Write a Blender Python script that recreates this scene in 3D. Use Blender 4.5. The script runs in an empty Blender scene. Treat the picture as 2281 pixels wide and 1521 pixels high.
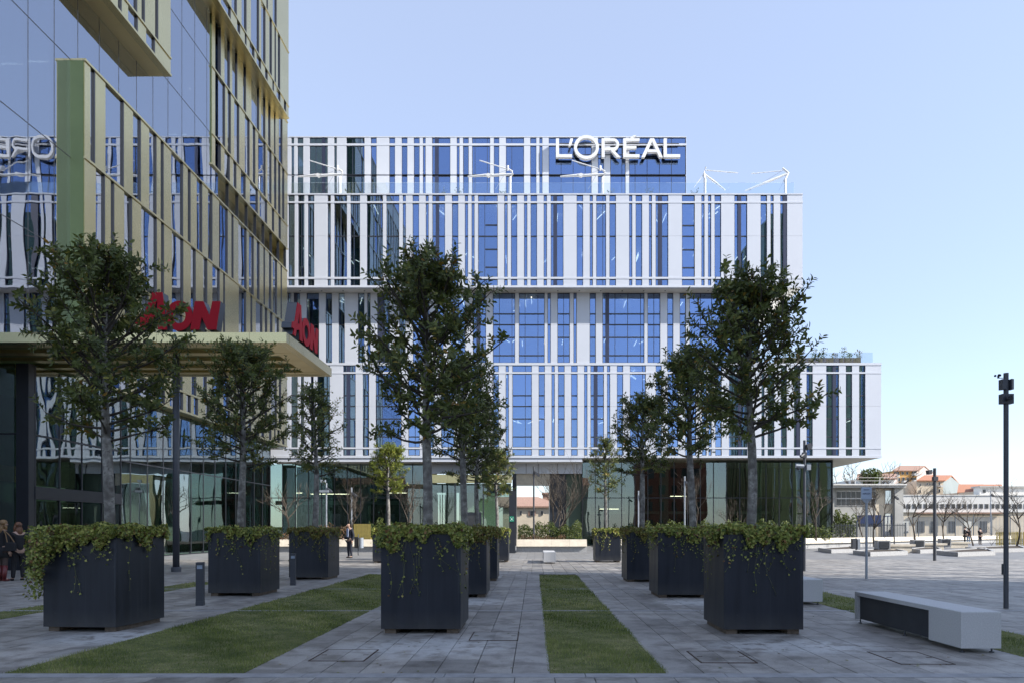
import bpy, bmesh, math, random
import numpy as np
from mathutils import Vector, Matrix
R = math.radians
random.seed(7)
scene = bpy.context.scene
COL = scene.collection
# ------------------------------------------------------------------ camera, sky, sun, exposure
EYE = 1.45; FPX = 1520.0; CX = 1191.0; CY = 1179.0; PW = 2281.0; PH = 1521.0
cam_d = bpy.data.cameras.new("camera"); cam = bpy.data.objects.new("camera", cam_d); COL.objects.link(cam)
cam.location = (0, 0, EYE); cam.rotation_euler = (R(90), 0, 0)
cam_d.sensor_fit = 'HORIZONTAL'; cam_d.sensor_width = 36.0; cam_d.lens = 36.0 * FPX / PW
cam_d.shift_x = -(CX - PW / 2) / PW; cam_d.shift_y = (CY - PH / 2) / PW
cam_d.clip_start = 0.1; cam_d.clip_end = 5000
scene.camera = cam
SUN_EL, SUN_AZ = 33.0, 109.0        # azimuth clockwise from +Y
to_sun = Vector((math.cos(R(SUN_EL)) * math.sin(R(SUN_AZ)), math.cos(R(SUN_EL)) * math.cos(R(SUN_AZ)), math.sin(R(SUN_EL))))
world = bpy.data.worlds.new("World"); scene.world = world; world.use_nodes = True
wn = world.node_tree; bg = wn.nodes["Background"]
sky = wn.nodes.new("ShaderNodeTexSky"); sky.sky_type = 'NISHITA'; sky.sun_disc = False
sky.sun_elevation = R(SUN_EL); sky.sun_rotation = R(SUN_AZ); sky.air_density = 1.0; sky.dust_density = 0.35; sky.ozone_density = 1.6
sky.altitude = 100
veil = wn.nodes.new("ShaderNodeMix"); veil.data_type = 'RGBA'; veil.inputs[0].default_value = 0.47      # thin even high veil over the whole sky
veil.inputs[7].default_value = (2.9, 3.25, 4.3, 1); wn.links.new(sky.outputs[0], veil.inputs[6])
wn.links.new(veil.outputs[2], bg.inputs[0]); bg.inputs[1].default_value = 0.15
sd = bpy.data.lights.new("sun", 'SUN'); sun = bpy.data.objects.new("sun", sd); COL.objects.link(sun)
sd.energy = 4.2; sd.angle = R(0.53); sd.color = (1.0, 0.955, 0.89)
sun.rotation_euler = (-to_sun).to_track_quat('-Z', 'Y').to_euler(); sun.location = (30, -10, 60)
scene.view_settings.view_transform = 'Standard'; scene.view_settings.look = 'None'
scene.view_settings.exposure = 0.9; scene.view_settings.gamma = 1.0
scene.render.engine = 'CYCLES'
scene.cycles.max_bounces = 8; scene.cycles.diffuse_bounces = 3; scene.cycles.glossy_bounces = 4
scene.cycles.transmission_bounces = 4; scene.cycles.transparent_max_bounces = 12
scene.cycles.caustics_reflective = False; scene.cycles.caustics_refractive = False
scene.cycles.sample_clamp_indirect = 4.0
scene.cycles.use_denoising = True

# ------------------------------------------------------------------ helpers
def at(x, y, Y):
    return Vector(((x - CX) / FPX * Y, Y, EYE - (y - CY) / FPX * Y))
def wx(x, Y): return (x - CX) / FPX * Y
def wz(y, Y): return EYE - (y - CY) / FPX * Y

class MB:
    def __init__(s): s.v = []; s.f = []; s.m = []; s.t = []; s.mi = 0; s.ti = 0.5
    def add(s, vs, fs):
        b = len(s.v); s.v += [tuple(v) for v in vs]
        for f in fs: s.f.append(tuple(i + b for i in f)); s.m.append(s.mi); s.t.append(s.ti)
        return s
    def box(s, x0, x1, y0, y1, z0, z1):
        return s.add([(x0,y0,z0),(x1,y0,z0),(x1,y1,z0),(x0,y1,z0),(x0,y0,z1),(x1,y0,z1),(x1,y1,z1),(x0,y1,z1)],
                     [(0,3,2,1),(4,5,6,7),(0,1,5,4),(1,2,6,5),(2,3,7,6),(3,0,4,7)])
    def bbox(s, x0, x1, y0, y1, z0, z1, b=0.004):
        """box with the four top edges bevelled"""
        v = [(x0,y0,z0),(x1,y0,z0),(x1,y1,z0),(x0,y1,z0),(x0,y0,z1-b),(x1,y0,z1-b),(x1,y1,z1-b),(x0,y1,z1-b),
             (x0+b,y0+b,z1),(x1-b,y0+b,z1),(x1-b,y1-b,z1),(x0+b,y1-b,z1)]
        f = [(0,3,2,1),(8,9,10,11)]
        for i in range(4):
            j = (i+1) % 4; f += [(i,j,4+j,4+i),(4+i,4+j,8+j,8+i)]
        return s.add(v, f)
    def quad(s, a, b, c, d): return s.add([a,b,c,d], [(0,1,2,3)])
    def prism(s, poly, fn, d0, d1):
        """poly of 2-D points; fn(u,v,d) gives the 3-D point"""
        n = len(poly)
        vs = [fn(u,v,d0) for u,v in poly] + [fn(u,v,d1) for u,v in poly]
        fs = [tuple(range(n)), tuple(range(2*n-1, n-1, -1))] + [(i, (i+1)%n+0, (i+1)%n+n, i+n) for i in range(n)]
        return s.add(vs, [tuple(f) for f in fs])
    def tube(s, pts, rad, n=6, cap=True):
        pts = [Vector(p) for p in pts]; k = len(pts)
        if not hasattr(rad, '__len__'): rad = [rad]*k
        vs = []; fs = []
        for i, p in enumerate(pts):
            d = (pts[min(i+1,k-1)] - pts[max(i-1,0)])
            if d.length < 1e-9: d = Vector((0,0,1))
            d.normalize(); a = d.orthogonal() if abs(d.z) > .99 else d.cross(Vector((0,0,1)))
            a.normalize(); b = d.cross(a)
            for j in range(n):
                t = 2*math.pi*j/n; vs.append(p + (a*math.cos(t) + b*math.sin(t))*rad[i])
        for i in range(k-1):
            for j in range(n):
                jj = (j+1)%n; fs.append((i*n+j, i*n+jj, (i+1)*n+jj, (i+1)*n+j))
        if cap: fs += [tuple(range(n-1,-1,-1)), tuple(range((k-1)*n, k*n))]
        return s.add(vs, fs)
    def lathe(s, prof, c=(0,0,0), n=12):
        vs = []; fs = []
        for r,z in prof:
            for j in range(n):
                t = 2*math.pi*j/n; vs.append((c[0]+r*math.cos(t), c[1]+r*math.sin(t), c[2]+z))
        for i in range(len(prof)-1):
            for j in range(n):
                jj=(j+1)%n; fs.append((i*n+j,i*n+jj,(i+1)*n+jj,(i+1)*n+j))
        fs += [tuple(range(n-1,-1,-1)), tuple(range((len(prof)-1)*n, len(prof)*n))]
        return s.add(vs, fs)
    def ell(s, c, r, n=10, m=6):
        prof = [(math.sin(math.pi*i/m), -math.cos(math.pi*i/m)) for i in range(m+1)]
        vs=[]; fs=[]
        for a,z in prof:
            for j in range(n):
                t=2*math.pi*j/n; vs.append((c[0]+r[0]*a*math.cos(t), c[1]+r[1]*a*math.sin(t), c[2]+r[2]*z))
        for i in range(m):
            for j in range(n):
                jj=(j+1)%n; fs.append((i*n+j,i*n+jj,(i+1)*n+jj,(i+1)*n+j))
        return s.add(vs, fs)
    def mesh(s, name, mats, smooth=False, tint=False):
        me = bpy.data.meshes.new(name); me.from_pydata(s.v, [], s.f)
        if not isinstance(mats, (list,tuple)): mats = [mats]
        for m in mats: me.materials.append(m)
        if len(mats) > 1: me.polygons.foreach_set('material_index', s.m)
        if smooth: me.polygons.foreach_set('use_smooth', [True]*len(s.f))
        if tint:
            a = me.attributes.new('tint', 'FLOAT', 'FACE'); a.data.foreach_set('value', s.t)
        me.update(); return me
    def build(s, name, mats, parent=None, smooth=False, tint=False, loc=None):
        return obj(name, s.mesh(name, mats, smooth, tint), parent, loc)

def obj(name, me, parent=None, loc=None):
    o = bpy.data.objects.new(name, me); COL.objects.link(o)
    if parent is not None: o.parent = parent
    if loc is not None: o.location = loc
    return o
def tag(o, label=None, cat=None, group=None, kind=None):
    if label: o['label'] = label
    if cat: o['category'] = cat
    if group: o['group'] = group
    if kind: o['kind'] = kind
    return o
def thing(name, label, cat, loc=(0,0,0), rz=0, group=None):
    o = bpy.data.objects.new(name, None); COL.objects.link(o); o.location = loc; o.rotation_euler = (0,0,rz)
    o.empty_display_size = .2
    return tag(o, label, cat, group)

# ------------------------------------------------------------------ materials
class NT:
    def __init__(s, name):
        s.mat = bpy.data.materials.new(name); s.mat.use_nodes = True; s.t = s.mat.node_tree; s.t.nodes.clear()
        s.out = s.n('OutputMaterial')
    def n(s, k, **kw):
        nd = s.t.nodes.new('ShaderNode' + k)
        for a, b in kw.items():
            if a.startswith('i_'):
                nd.inputs[a[2:].replace('_', ' ')].default_value = b
            else: setattr(nd, a, b)
        return nd
    def l(s, a, b): s.t.links.new(a, b)
    def bsdf(s, **kw):
        b = s.n('BsdfPrincipled')
        for a, v in kw.items(): b.inputs[a.replace('_', ' ')].default_value = v
        s.l(b.outputs[0], s.out.inputs[0]); return b
    def noise(s, scale, detail=4, coord='Object', rough=.55, vec=None):
        n = s.n('TexNoise'); n.inputs['Scale'].default_value = scale; n.inputs['Detail'].default_value = detail
        n.inputs['Roughness'].default_value = rough
        if vec is None:
            tc = s.n('TexCoord'); s.l(tc.outputs[coord], n.inputs['Vector'])
        else: s.l(vec, n.inputs['Vector'])
        return n.outputs['Fac']
    def ramp(s, fac, stops):
        r = s.n('ValToRGB'); e = r.color_ramp.elements
        while len(e) < len(stops): e.new(.5)
        for i, (p, c) in enumerate(stops):
            e[i].position = p; e[i].color = (*c, 1) if len(c) == 3 else c
        s.l(fac, r.inputs[0]); return r.outputs[0]
    def mix(s, fac, a, b, mode='MIX'):
        m = s.n('Mix', data_type='RGBA', blend_type=mode)
        for v, i in ((fac, 0), (a, 6), (b, 7)):
            if hasattr(v, 'is_linked'): s.l(v, m.inputs[i])
            else: m.inputs[i].default_value = v if i == 0 else ((*v, 1) if len(v) == 3 else v)
        return m.outputs[2]
    def math(s, op, a, b=0.0):
        m = s.n('Math', operation=op)
        for v, i in ((a, 0), (b, 1)):
            if hasattr(v, 'is_linked'): s.l(v, m.inputs[i])
            else: m.inputs[i].default_value = v
        return m.outputs[0]
    def bump(s, h, strength, dist, b):
        n = s.n('Bump'); n.inputs['Strength'].default_value = strength; n.inputs['Distance'].default_value = dist
        s.l(h, n.inputs['Height']); s.l(n.outputs[0], b.inputs['Normal'])

def simple(name, c, rough=.6, metal=0.0, var=.12, scale=3.0, bump=0.0, bscale=60, spec=.5):
    m = NT(name); b = m.bsdf(Roughness=rough, Metallic=metal); b.inputs['Specular IOR Level'].default_value = spec
    n = m.noise(scale, 5)
    lo = tuple(x*(1-var) for x in c); hi = tuple(min(1, x*(1+var)) for x in c)
    m.l(m.ramp(n, [(.3, lo), (.7, hi)]), b.inputs['Base Color'])
    if bump: m.bump(m.noise(bscale, 3), bump, .01, b)
    return m.mat

def glass(name, tint, refl, base=.3, wav=.25, wscale=.35, back=None):
    """coated architectural glass: partly see-through, partly a slightly wavy mirror"""
    m = NT(name)
    g = m.n('BsdfGlossy'); g.inputs['Roughness'].default_value = 0.008; g.inputs['Color'].default_value = (*refl, 1)
    t = m.n('BsdfTransparent'); t.inputs['Color'].default_value = (*tint, 1)
    fr = m.n('Fresnel'); fr.inputs['IOR'].default_value = 1.5
    geo = m.n('NewGeometry')
    f = m.math('ADD', m.math('MULTIPLY', fr.outputs[0], 1-base), base); f = m.math('MINIMUM', f, .97)
    mp = m.n('Mapping'); mp.inputs['Scale'].default_value = (1, 1, .45)
    m.l(geo.outputs['Position'], mp.inputs[0])
    n = m.noise(wscale, 2, vec=mp.outputs[0])
    bp = m.n('Bump'); bp.inputs['Strength'].default_value = wav; bp.inputs['Distance'].default_value = .05
    m.l(n, bp.inputs['Height']); m.l(bp.outputs[0], g.inputs['Normal'])
    mx = m.n('MixShader'); m.l(f, mx.inputs[0]); m.l(t.outputs[0], mx.inputs[1]); m.l(g.outputs[0], mx.inputs[2])
    m.l(mx.outputs[0], m.out.inputs[0]); return m.mat

def emit(name, c, s):
    m = NT(name); e = m.n('Emission'); e.inputs[0].default_value = (*c, 1); e.inputs[1].default_value = s
    m.l(e.outputs[0], m.out.inputs[0]); return m.mat

def leafmat(name, stops, rough=.42, transl=.18):
    m = NT(name); b = m.bsdf(Roughness=rough); b.inputs['Specular IOR Level'].default_value = .28
    a = m.n('Attribute', attribute_name='tint')
    c = m.ramp(a.outputs['Fac'], stops); m.l(c, b.inputs['Base Color'])
    tr = m.n('BsdfTranslucent'); m.l(m.mix(.5, c, (.25,.33,.06)), tr.inputs[0])
    mx = m.n('MixShader'); mx.inputs[0].default_value = transl
    m.l(b.outputs[0], mx.inputs[1]); m.l(tr.outputs[0], mx.inputs[2]); m.l(mx.outputs[0], m.out.inputs[0])
    return m.mat

def mat_stone(name, base, stain=False):
    """grey flamed stone slabs: per-slab tint, fine speckle, damp patches, white bloom near the planters"""
    m = NT(name); b = m.bsdf(Roughness=.62)
    a = m.n('Attribute', attribute_name='tint'); g = m.n('NewGeometry'); p = g.outputs['Position']
    fine = m.noise(55, 6, vec=p, rough=.7); mid = m.noise(3.2, 6, vec=p, rough=.62); big = m.noise(.55, 4, vec=p)
    c0 = m.ramp(a.outputs['Fac'], [(0, tuple(x*.72 for x in base)), (.5, base), (1, (base[0]*1.28, base[1]*1.26, base[2]*1.24))])
    c1 = m.mix(m.ramp(fine, [(.35, (0,0,0)), (.7, (1,1,1))]), c0, m.mix(1.0, c0, (1.35,1.35,1.35), 'MULTIPLY'))
    c2 = m.mix(m.ramp(mid, [(.36, (1,1,1)), (.56, (0,0,0))]), c1, m.mix(1.0, c1, (.50,.485,.47), 'MULTIPLY'))
    c3 = m.mix(m.ramp(big, [(.4, (0,0,0)), (.65, (.6,.6,.6))]), c2, m.mix(1.0, c2, (.62,.60,.58), 'MULTIPLY'))
    if stain:
        # lime bloom washed out from under the planters: ragged rings round their feet
        sx = m.n('SeparateXYZ'); m.l(p, sx.inputs[0])
        tot = None
        for (px_, py_, rx, ry) in ((-1.3, 8.45, 1.25, .95), (3.2, 8.5, 1.3, .7), (-5.6, 9.2, 1.2, .8), (3.3, 13.6, 1.2, .8), (-1.5, 13.7, 1.2, .9)):
            dx = m.math('DIVIDE', m.math('SUBTRACT', sx.outputs[0], px_), rx); dy = m.math('DIVIDE', m.math('SUBTRACT', sx.outputs[1], py_), ry)
            d = m.math('SUBTRACT', 1.0, m.math('SQRT', m.math('ADD', m.math('MULTIPLY', dx, dx), m.math('MULTIPLY', dy, dy))))
            tot = d if tot is None else m.math('MAXIMUM', tot, d)
        nz = m.noise(2.4, 7, vec=p, rough=.66)
        ring = m.math('ABSOLUTE', m.math('SUBTRACT', nz, .5))
        k = m.math('MULTIPLY', m.math('MAXIMUM', tot, 0.0), m.math('SUBTRACT', 1.0, m.math('MULTIPLY', ring, 9.0)))
        c3 = m.mix(m.math('MINIMUM', m.math('MULTIPLY', m.math('MAXIMUM', k, 0.0), 1.4), .6), c3, (.56,.56,.55))
    m.l(c3, b.inputs['Base Color'])
    m.l(m.math('ADD', m.math('MULTIPLY', mid, .35), .42), b.inputs['Roughness'])
    m.bump(fine, .35, .004, b)
    return m.mat

def mat_paving_far(name, base):
    """slabs too far off to tell apart: joints as a fine pattern"""
    m = NT(name); b = m.bsdf(Roughness=.65); g = m.n('NewGeometry')
    mp = m.n('Mapping'); mp.inputs['Rotation'].default_value = (0,0,R(90)); m.l(g.outputs['Position'], mp.inputs[0])
    br = m.n('TexBrick'); m.l(mp.outputs[0], br.inputs['Vector'])
    br.inputs['Scale'].default_value = 1.0; br.inputs['Brick Width'].default_value = 1.1; br.inputs['Row Height'].default_value = .42
    br.inputs['Mortar Size'].default_value = .008; br.inputs['Color1'].default_value = (*[x*.85 for x in base],1)
    br.inputs['Color2'].default_value = (*[x*1.18 for x in base],1); br.inputs['Mortar'].default_value = (*[x*.45 for x in base],1)
    n = m.noise(.7, 5, vec=g.outputs['Position'])
    c = m.mix(m.ramp(n, [(.35,(0,0,0)),(.7,(.5,.5,.5))]), br.outputs[0], (base[0]*.7, base[1]*.7, base[2]*.7))
    m.l(c, b.inputs['Base Color']); m.bump(m.noise(30,4,vec=g.outputs['Position']), .3, .004, b)
    return m.mat

M = {}
STONE = (.285, .270, .250)
M['slab'] = mat_stone('paving_stone', STONE, True)
M['slab_far'] = mat_paving_far('paving_far', (.215,.212,.208))
M['joint'] = simple('joint_sand', (.055,.052,.048), .9, var=.3, scale=20)
M['band'] = simple('stone_band', (.26,.26,.265), .6, var=.2, scale=6, bump=.3)
M['ground'] = simple('asphalt_ground', (.09,.09,.088), .85, var=.25, scale=.4)
M['soil'] = simple('soil', (.05,.036,.024), .95, var=.4, scale=12, bump=.6, bscale=25)
M['planter'] = None
def mat_planter():
    m = NT('dark_painted_steel'); b = m.bsdf(Roughness=.42); b.inputs['Specular IOR Level'].default_value = .32
    tc = m.n('TexCoord'); mp = m.n('Mapping'); mp.inputs['Scale'].default_value = (5,5,.5); m.l(tc.outputs['Object'], mp.inputs[0])
    st = m.noise(1.6, 5, vec=mp.outputs[0]); sp = m.noise(9, 5); fine = m.noise(120, 2)
    c = m.ramp(st, [(.3,(.008,.011,.018)),(.7,(.019,.023,.034))])
    sx = m.n('SeparateXYZ'); m.l(tc.outputs['Object'], sx.inputs[0])          # splash dirt along the foot and lime runs below the rim
    foot = m.math('MULTIPLY', m.math('MAXIMUM', m.math('SUBTRACT', .32, sx.outputs[2]), 0.0), m.math('MULTIPLY', m.noise(6, 6), 2.2))
    mp2 = m.n('Mapping'); mp2.inputs['Scale'].default_value = (16,16,.35); m.l(tc.outputs['Object'], mp2.inputs[0])
    runs = m.ramp(m.noise(1.0, 4, vec=mp2.outputs[0]), [(.62,(0,0,0)),(.72,(.5,.5,.5))])
    c = m.mix(m.math('MINIMUM', foot, .5), c, (.085,.08,.072)); c = m.mix(runs, c, (.045,.05,.058))
    c = m.mix(m.ramp(sp, [(.66,(0,0,0)),(.76,(.25,.25,.25))]), c, (.08,.085,.09))
    m.l(c, b.inputs['Base Color']); m.l(m.math('ADD', m.math('MULTIPLY', st, .3), .3), b.inputs['Roughness'])
    m.bump(fine, .12, .002, b); return m.mat
M['planter'] = mat_planter()
M['timber'] = simple('old_timber', (.13,.10,.075), .85, var=.35, scale=9, bump=.5)
M['concrete'] = simple('pale_concrete', (.50,.50,.50), .75, var=.13, scale=70, bump=.5, bscale=160)
M['recess'] = simple('dark_recess', (.03,.034,.042), .5, var=.2)
M['rust'] = simple('rusty_iron', (.055,.032,.022), .8, var=.5, scale=25)
M['bark'] = None
def mat_bark(name, a, b_, c_):
    m = NT(name); b = m.bsdf(Roughness=.9); n = m.noise(28, 6, rough=.7); n2 = m.noise(7, 4)
    c = m.mix(m.ramp(n2,[(.4,(0,0,0)),(.62,(1,1,1))]), m.ramp(n, [(.35,a),(.55,b_),(.72,c_)]), a)
    m.l(c, b.inputs['Base Color']); m.bump(n, .9, .02, b); return m.mat
M['bark'] = mat_bark('tree_bark', (.11,.10,.09), (.32,.31,.28), (.58,.56,.52))
M['twig'] = simple('twig_bark', (.055,.045,.036), .9, var=.3, scale=20)
M['bare'] = simple('bare_bark', (.085,.068,.052), .9, var=.3, scale=8)
M['leaf'] = leafmat('evergreen_leaf', [(0,(.035,.05,.016)),(.45,(.09,.112,.032)),(.82,(.17,.185,.05)),(.95,(.27,.23,.045)),(1,(.30,.16,.03))])
M['leaf_lit'] = leafmat('sunlit_leaf', [(0,(.08,.11,.02)),(.5,(.2,.24,.04)),(.85,(.36,.36,.06)),(1,(.42,.38,.08))], transl=.35)  # brighter copy of the evergreen leaf, sunlight put into its colour
M['ivy'] = leafmat('ivy_leaf', [(0,(.04,.06,.016)),(.3,(.12,.155,.034)),(.6,(.26,.29,.068)),(.84,(.44,.42,.11)),(.90,(.22,.11,.045)),(1,(.10,.045,.022))], .4, .2)
M['ivy_rust'] = leafmat('ivy_leaf_autumn', [(0,(.05,.06,.02)),(.4,(.16,.17,.04)),(.7,(.28,.24,.06)),(.85,(.17,.09,.035)),(1,(.10,.045,.022))], .45, .2)
M['vine'] = simple('vine_stem', (.10,.11,.045), .8)
M['hedge'] = leafmat('hedge_leaf', [(0,(.03,.05,.012)),(.5,(.065,.09,.02)),(1,(.15,.17,.035))])
M['redtwig'] = leafmat('red_brown_shrub', [(0,(.05,.025,.015)),(.5,(.11,.055,.03)),(1,(.19,.13,.06))])
M['grassblade'] = leafmat('grass_blade', [(0,(.06,.085,.018)),(.4,(.155,.195,.042)),(.75,(.27,.29,.075)),(1,(.46,.42,.2))], .6, .25)
M['lawn'] = None
def mat_lawn():
    m = NT('lawn_thatch'); b = m.bsdf(Roughness=.95); g = m.n('NewGeometry'); p = g.outputs['Position']
    n = m.noise(2.2, 6, vec=p, rough=.7); f = m.noise(70, 4, vec=p)
    c = m.ramp(n, [(.3,(.07,.09,.022)),(.5,(.15,.165,.045)),(.68,(.30,.27,.12))])
    c = m.mix(m.ramp(f,[(.3,(0,0,0)),(.7,(1,1,1))]), m.mix(1., c, (.5,.5,.5), 'MULTIPLY'), c)
    m.l(c, b.inputs['Base Color']); m.bump(f, .8, .02, b); return m.mat
M['lawn'] = mat_lawn()
M['white'] = simple('white_facade_panel', (.655,.685,.75), .38, var=.025, scale=.6)
M['whitebar'] = simple('white_facade_rail', (.665,.695,.76), .35, var=.02)
M['soffit'] = simple('cream_soffit', (.84,.82,.76), .6, var=.03)
M['frame'] = simple('window_frame', (.035,.04,.055), .4, var=.1)
M['fin'] = simple('navy_fin', (.035,.043,.085), .4, var=.08)
M['room'] = simple('room_interior', (.27,.31,.35), .9, var=.25, scale=.5)
M['blind'] = simple('roller_blind', (.66,.74,.76), .85, var=.06, scale=.8)
M['lamp'] = emit('lit_tube', (1,.84,.62), 4.5)
M['glassW'] = glass('facade_glass', (.42,.51,.57), (.44,.61,1.0), .40, .10, .35)
M['glassW2'] = glass('facade_glass_clear', (.48,.57,.62), (.45,.62,1.0), .36, .10, .35)
M['glassW3'] = glass('facade_glass_mirror', (.38,.46,.53), (.43,.60,1.0), .44, .12, .35)
M['glassA'] = glass('curtain_wall_glass', (.44,.53,.58), (.84,.89,1.0), .38, .24, .33)
M['glassB'] = glass('entrance_glass', (.62,.74,.72), (.80,.90,.95), .26, .4, .4)
M['glassL'] = glass('lobby_glass', (.60,.68,.65), (.72,.80,.84), .10, .22, .3)
M['glassR'] = glass('railing_glass', (.93,.96,.98), (.8,.9,1), .06, .02, .3)
def mat_gold():
    m = NT('gold_anodised_panel'); b = m.bsdf(Roughness=.3, Metallic=1.0); b.inputs['Specular IOR Level'].default_value = .5
    g = m.n('NewGeometry'); n = m.noise(.5, 3, vec=g.outputs['Position']); f = m.noise(140, 2, vec=g.outputs['Position'])
    m.l(m.ramp(n,[(.3,(.58,.495,.26)),(.7,(.64,.55,.30))]), b.inputs['Base Color'])
    m.l(m.math('ADD', m.math('MULTIPLY', f, .12), .22), b.inputs['Roughness']); return m.mat
M['gold'] = mat_gold()
M['goldgreen'] = simple('green_gold_panel', (.36,.37,.18), .35, metal=.9, var=.08, scale=.6)
M['cheek'] = simple('green_cheek_panel', (.095,.135,.065), .4, metal=.6, var=.08, scale=.6)
M['gsoffit'] = simple('gold_soffit', (.66,.54,.27), .32, metal=1.0, var=.08, scale=.5)
M['mull'] = simple('dark_mullion', (.02,.023,.03), .4, var=.1)
M['green'] = simple('pale_green_wall', (.30,.42,.29), .7, var=.08, scale=.5)
M['greend'] = simple('green_wall', (.075,.11,.075), .7, var=.15, scale=.4)
M['floor'] = simple('lobby_floor', (.2,.2,.18), .4, var=.1)
M['letter'] = simple('white_letter', (.85,.85,.85), .4, var=.01)
M['red'] = simple('red_letter', (.36,.005,.016), .6, var=.05, scale=2, spec=.2)
M['letterside'] = simple('grey_letter_side', (.07,.08,.10), .45, var=.05)
M['pole'] = simple('grey_pole', (.055,.06,.072), .5, var=.08)
M['steel'] = simple('galvanised_steel', (.30,.33,.37), .5, metal=.3, var=.1, scale=20)
M['cream'] = simple('cream_stone', (.62,.55,.44), .8, var=.12, scale=3, bump=.3)
M['creamw'] = simple('cream_render', (.62,.53,.40), .9, var=.1, scale=.8)
M['greyrender'] = simple('grey_render', (.42,.41,.38), .9, var=.12, scale=.8)
M['wpaint'] = simple('white_paint', (.66,.64,.60), .6, var=.04)
M['orange'] = simple('orange_render', (.62,.36,.13), .9, var=.1, scale=.5)
M['pinkrender'] = simple('pink_render', (.50,.42,.38), .9, var=.06)
M['bluegrey'] = simple('blue_grey_render', (.27,.31,.31), .9, var=.06)
M['tile'] = simple('roof_tile', (.42,.19,.11), .9, var=.3, scale=6, bump=.4, bscale=12)
M['tileb'] = simple('brown_roof_tile', (.36,.22,.16), .9, var=.3, scale=6, bump=.4, bscale=12)
M['dwin'] = simple('dark_window_pane', (.035,.038,.045), .15, var=.3)
M['shutter'] = simple('pale_shutter', (.55,.55,.5), .7)
M['bluepaint'] = simple('blue_paint', (.01,.025,.085), .5, var=.1)
M['brick'] = simple('red_brick', (.32,.11,.07), .9, var=.2, scale=3)
M['black'] = simple('black_cloth', (.010,.010,.012), .85, var=.2)
M['navy'] = simple('navy_cloth', (.014,.017,.030), .8, var=.2)
M['shirt'] = simple('pale_blue_shirt', (.55,.62,.80), .8)
M['tie'] = simple('blue_tie', (.02,.09,.3), .5)
M['skin'] = simple('skin', (.42,.27,.20), .55, var=.08)
M['hairbrown'] = simple('brown_hair', (.13,.055,.025), .5, var=.3, scale=40)
M['hairfair'] = simple('fair_hair', (.22,.13,.055), .5, var=.3, scale=40)
M['hairdark'] = simple('dark_hair', (.012,.01,.009), .5, var=.2)
M['hairgrey'] = simple('grey_hair', (.42,.38,.34), .6, var=.1)
M['boot'] = simple('dark_red_leather', (.11,.012,.012), .35, var=.2)
M['stocking'] = simple('sheer_stocking', (.05,.03,.025), .6)
M['jeans'] = simple('light_jeans', (.28,.38,.5), .85)
M['signwhite'] = simple('sign_white', (.38,.45,.55), .5, var=.05)
M['signgreen'] = simple('sign_green', (.01,.22,.13), .5)
M['slat'] = simple('golden_slat', (.34,.27,.08), .5, metal=.3, var=.15, scale=4)
M['fence'] = simple('fence_bar', (.10,.11,.12), .5)
M['granite'] = simple('granite_kerb', (.36,.36,.36), .75, var=.18, scale=14, bump=.3)
# ------------------------------------------------------------------ ground, paving, lawns
tag(MB().quad((-900,-400,-.08),(1400,-400,-.08),(1400,1800,-.08),(-900,1800,-.08)).build('ground', M['ground']), kind='structure')
tag(MB().quad((-60,-60,-.022),(90,-60,-.022),(90,34,-.022),(-60,34,-.022)).build('paving_bed', M['joint']), kind='structure')
tag(MB().quad((-60,33.4,-.004),(90,33.4,-.004),(90,80,-.004),(-60,80,-.004)).build('plaza', M['slab_far']), kind='structure')
GRASS = [(-9.45,-8.66,6.87,18.9),(-5.35,-2.95,6.87,22.2),(.16,1.33,6.87,21.8),(5.58,6.72,6.87,20.5)]
BANDS = [(6.70,6.87),(12.16,12.27),(16.64,16.74)]
paving = bpy.data.objects.new('stone_paving', None); COL.objects.link(paving); tag(paving, kind='structure')
rs = random.Random(3)
slabs = []
def fill(x0, x1, y0, y1, w=.385):
    n = max(1, round((x1-x0)/w)); cw = (x1-x0)/n
    for i in range(n):
        y = y0 - rs.random()*.6
        while y < y1 - .02:
            L = rs.choice((.72,.85,.95,1.1,1.25)); a, b = max(y, y0), min(y+L, y1)
            if y1 - b < .2: b = y1
            if b - a > .08: slabs.append((x0+i*cw, x0+(i+1)*cw, a, b))
            y = b if b > y else y + L
            if b >= y1: break
edges = [-34,-9.45,-8.66,-5.35,-2.95,.16,1.33,5.58,6.72,34]
ys = [5.2, 6.70, 6.87, 12.16, 12.27, 16.64, 16.74, 22.3]
for k in range(0, len(ys)-1, 1):
    y0, y1 = ys[k], ys[k+1]
    if (y0, y1) in BANDS: continue
    if y1 <= 6.71:
        fill(-8, 8, y0, y1, .39); continue
    for j in range(0, len(edges)-1):
        x0, x1 = edges[j], edges[j+1]
        gr = [g for g in GRASS if abs(g[0]-x0) < .01]
        if gr and y1 <= gr[0][3] + .6: continue
        if gr and y0 < gr[0][3] < y1:
            fill(x0, x1, gr[0][3], y1); continue
        if j == 0: x0 = -.80*y1
        if j == len(edges)-2: x1 = max(7.0, .74*y1)
        if x1 > x0 + .2: fill(x0, x1, y0, y1)
fill(-26, 25, 22.3, 33.5, .40)
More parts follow.
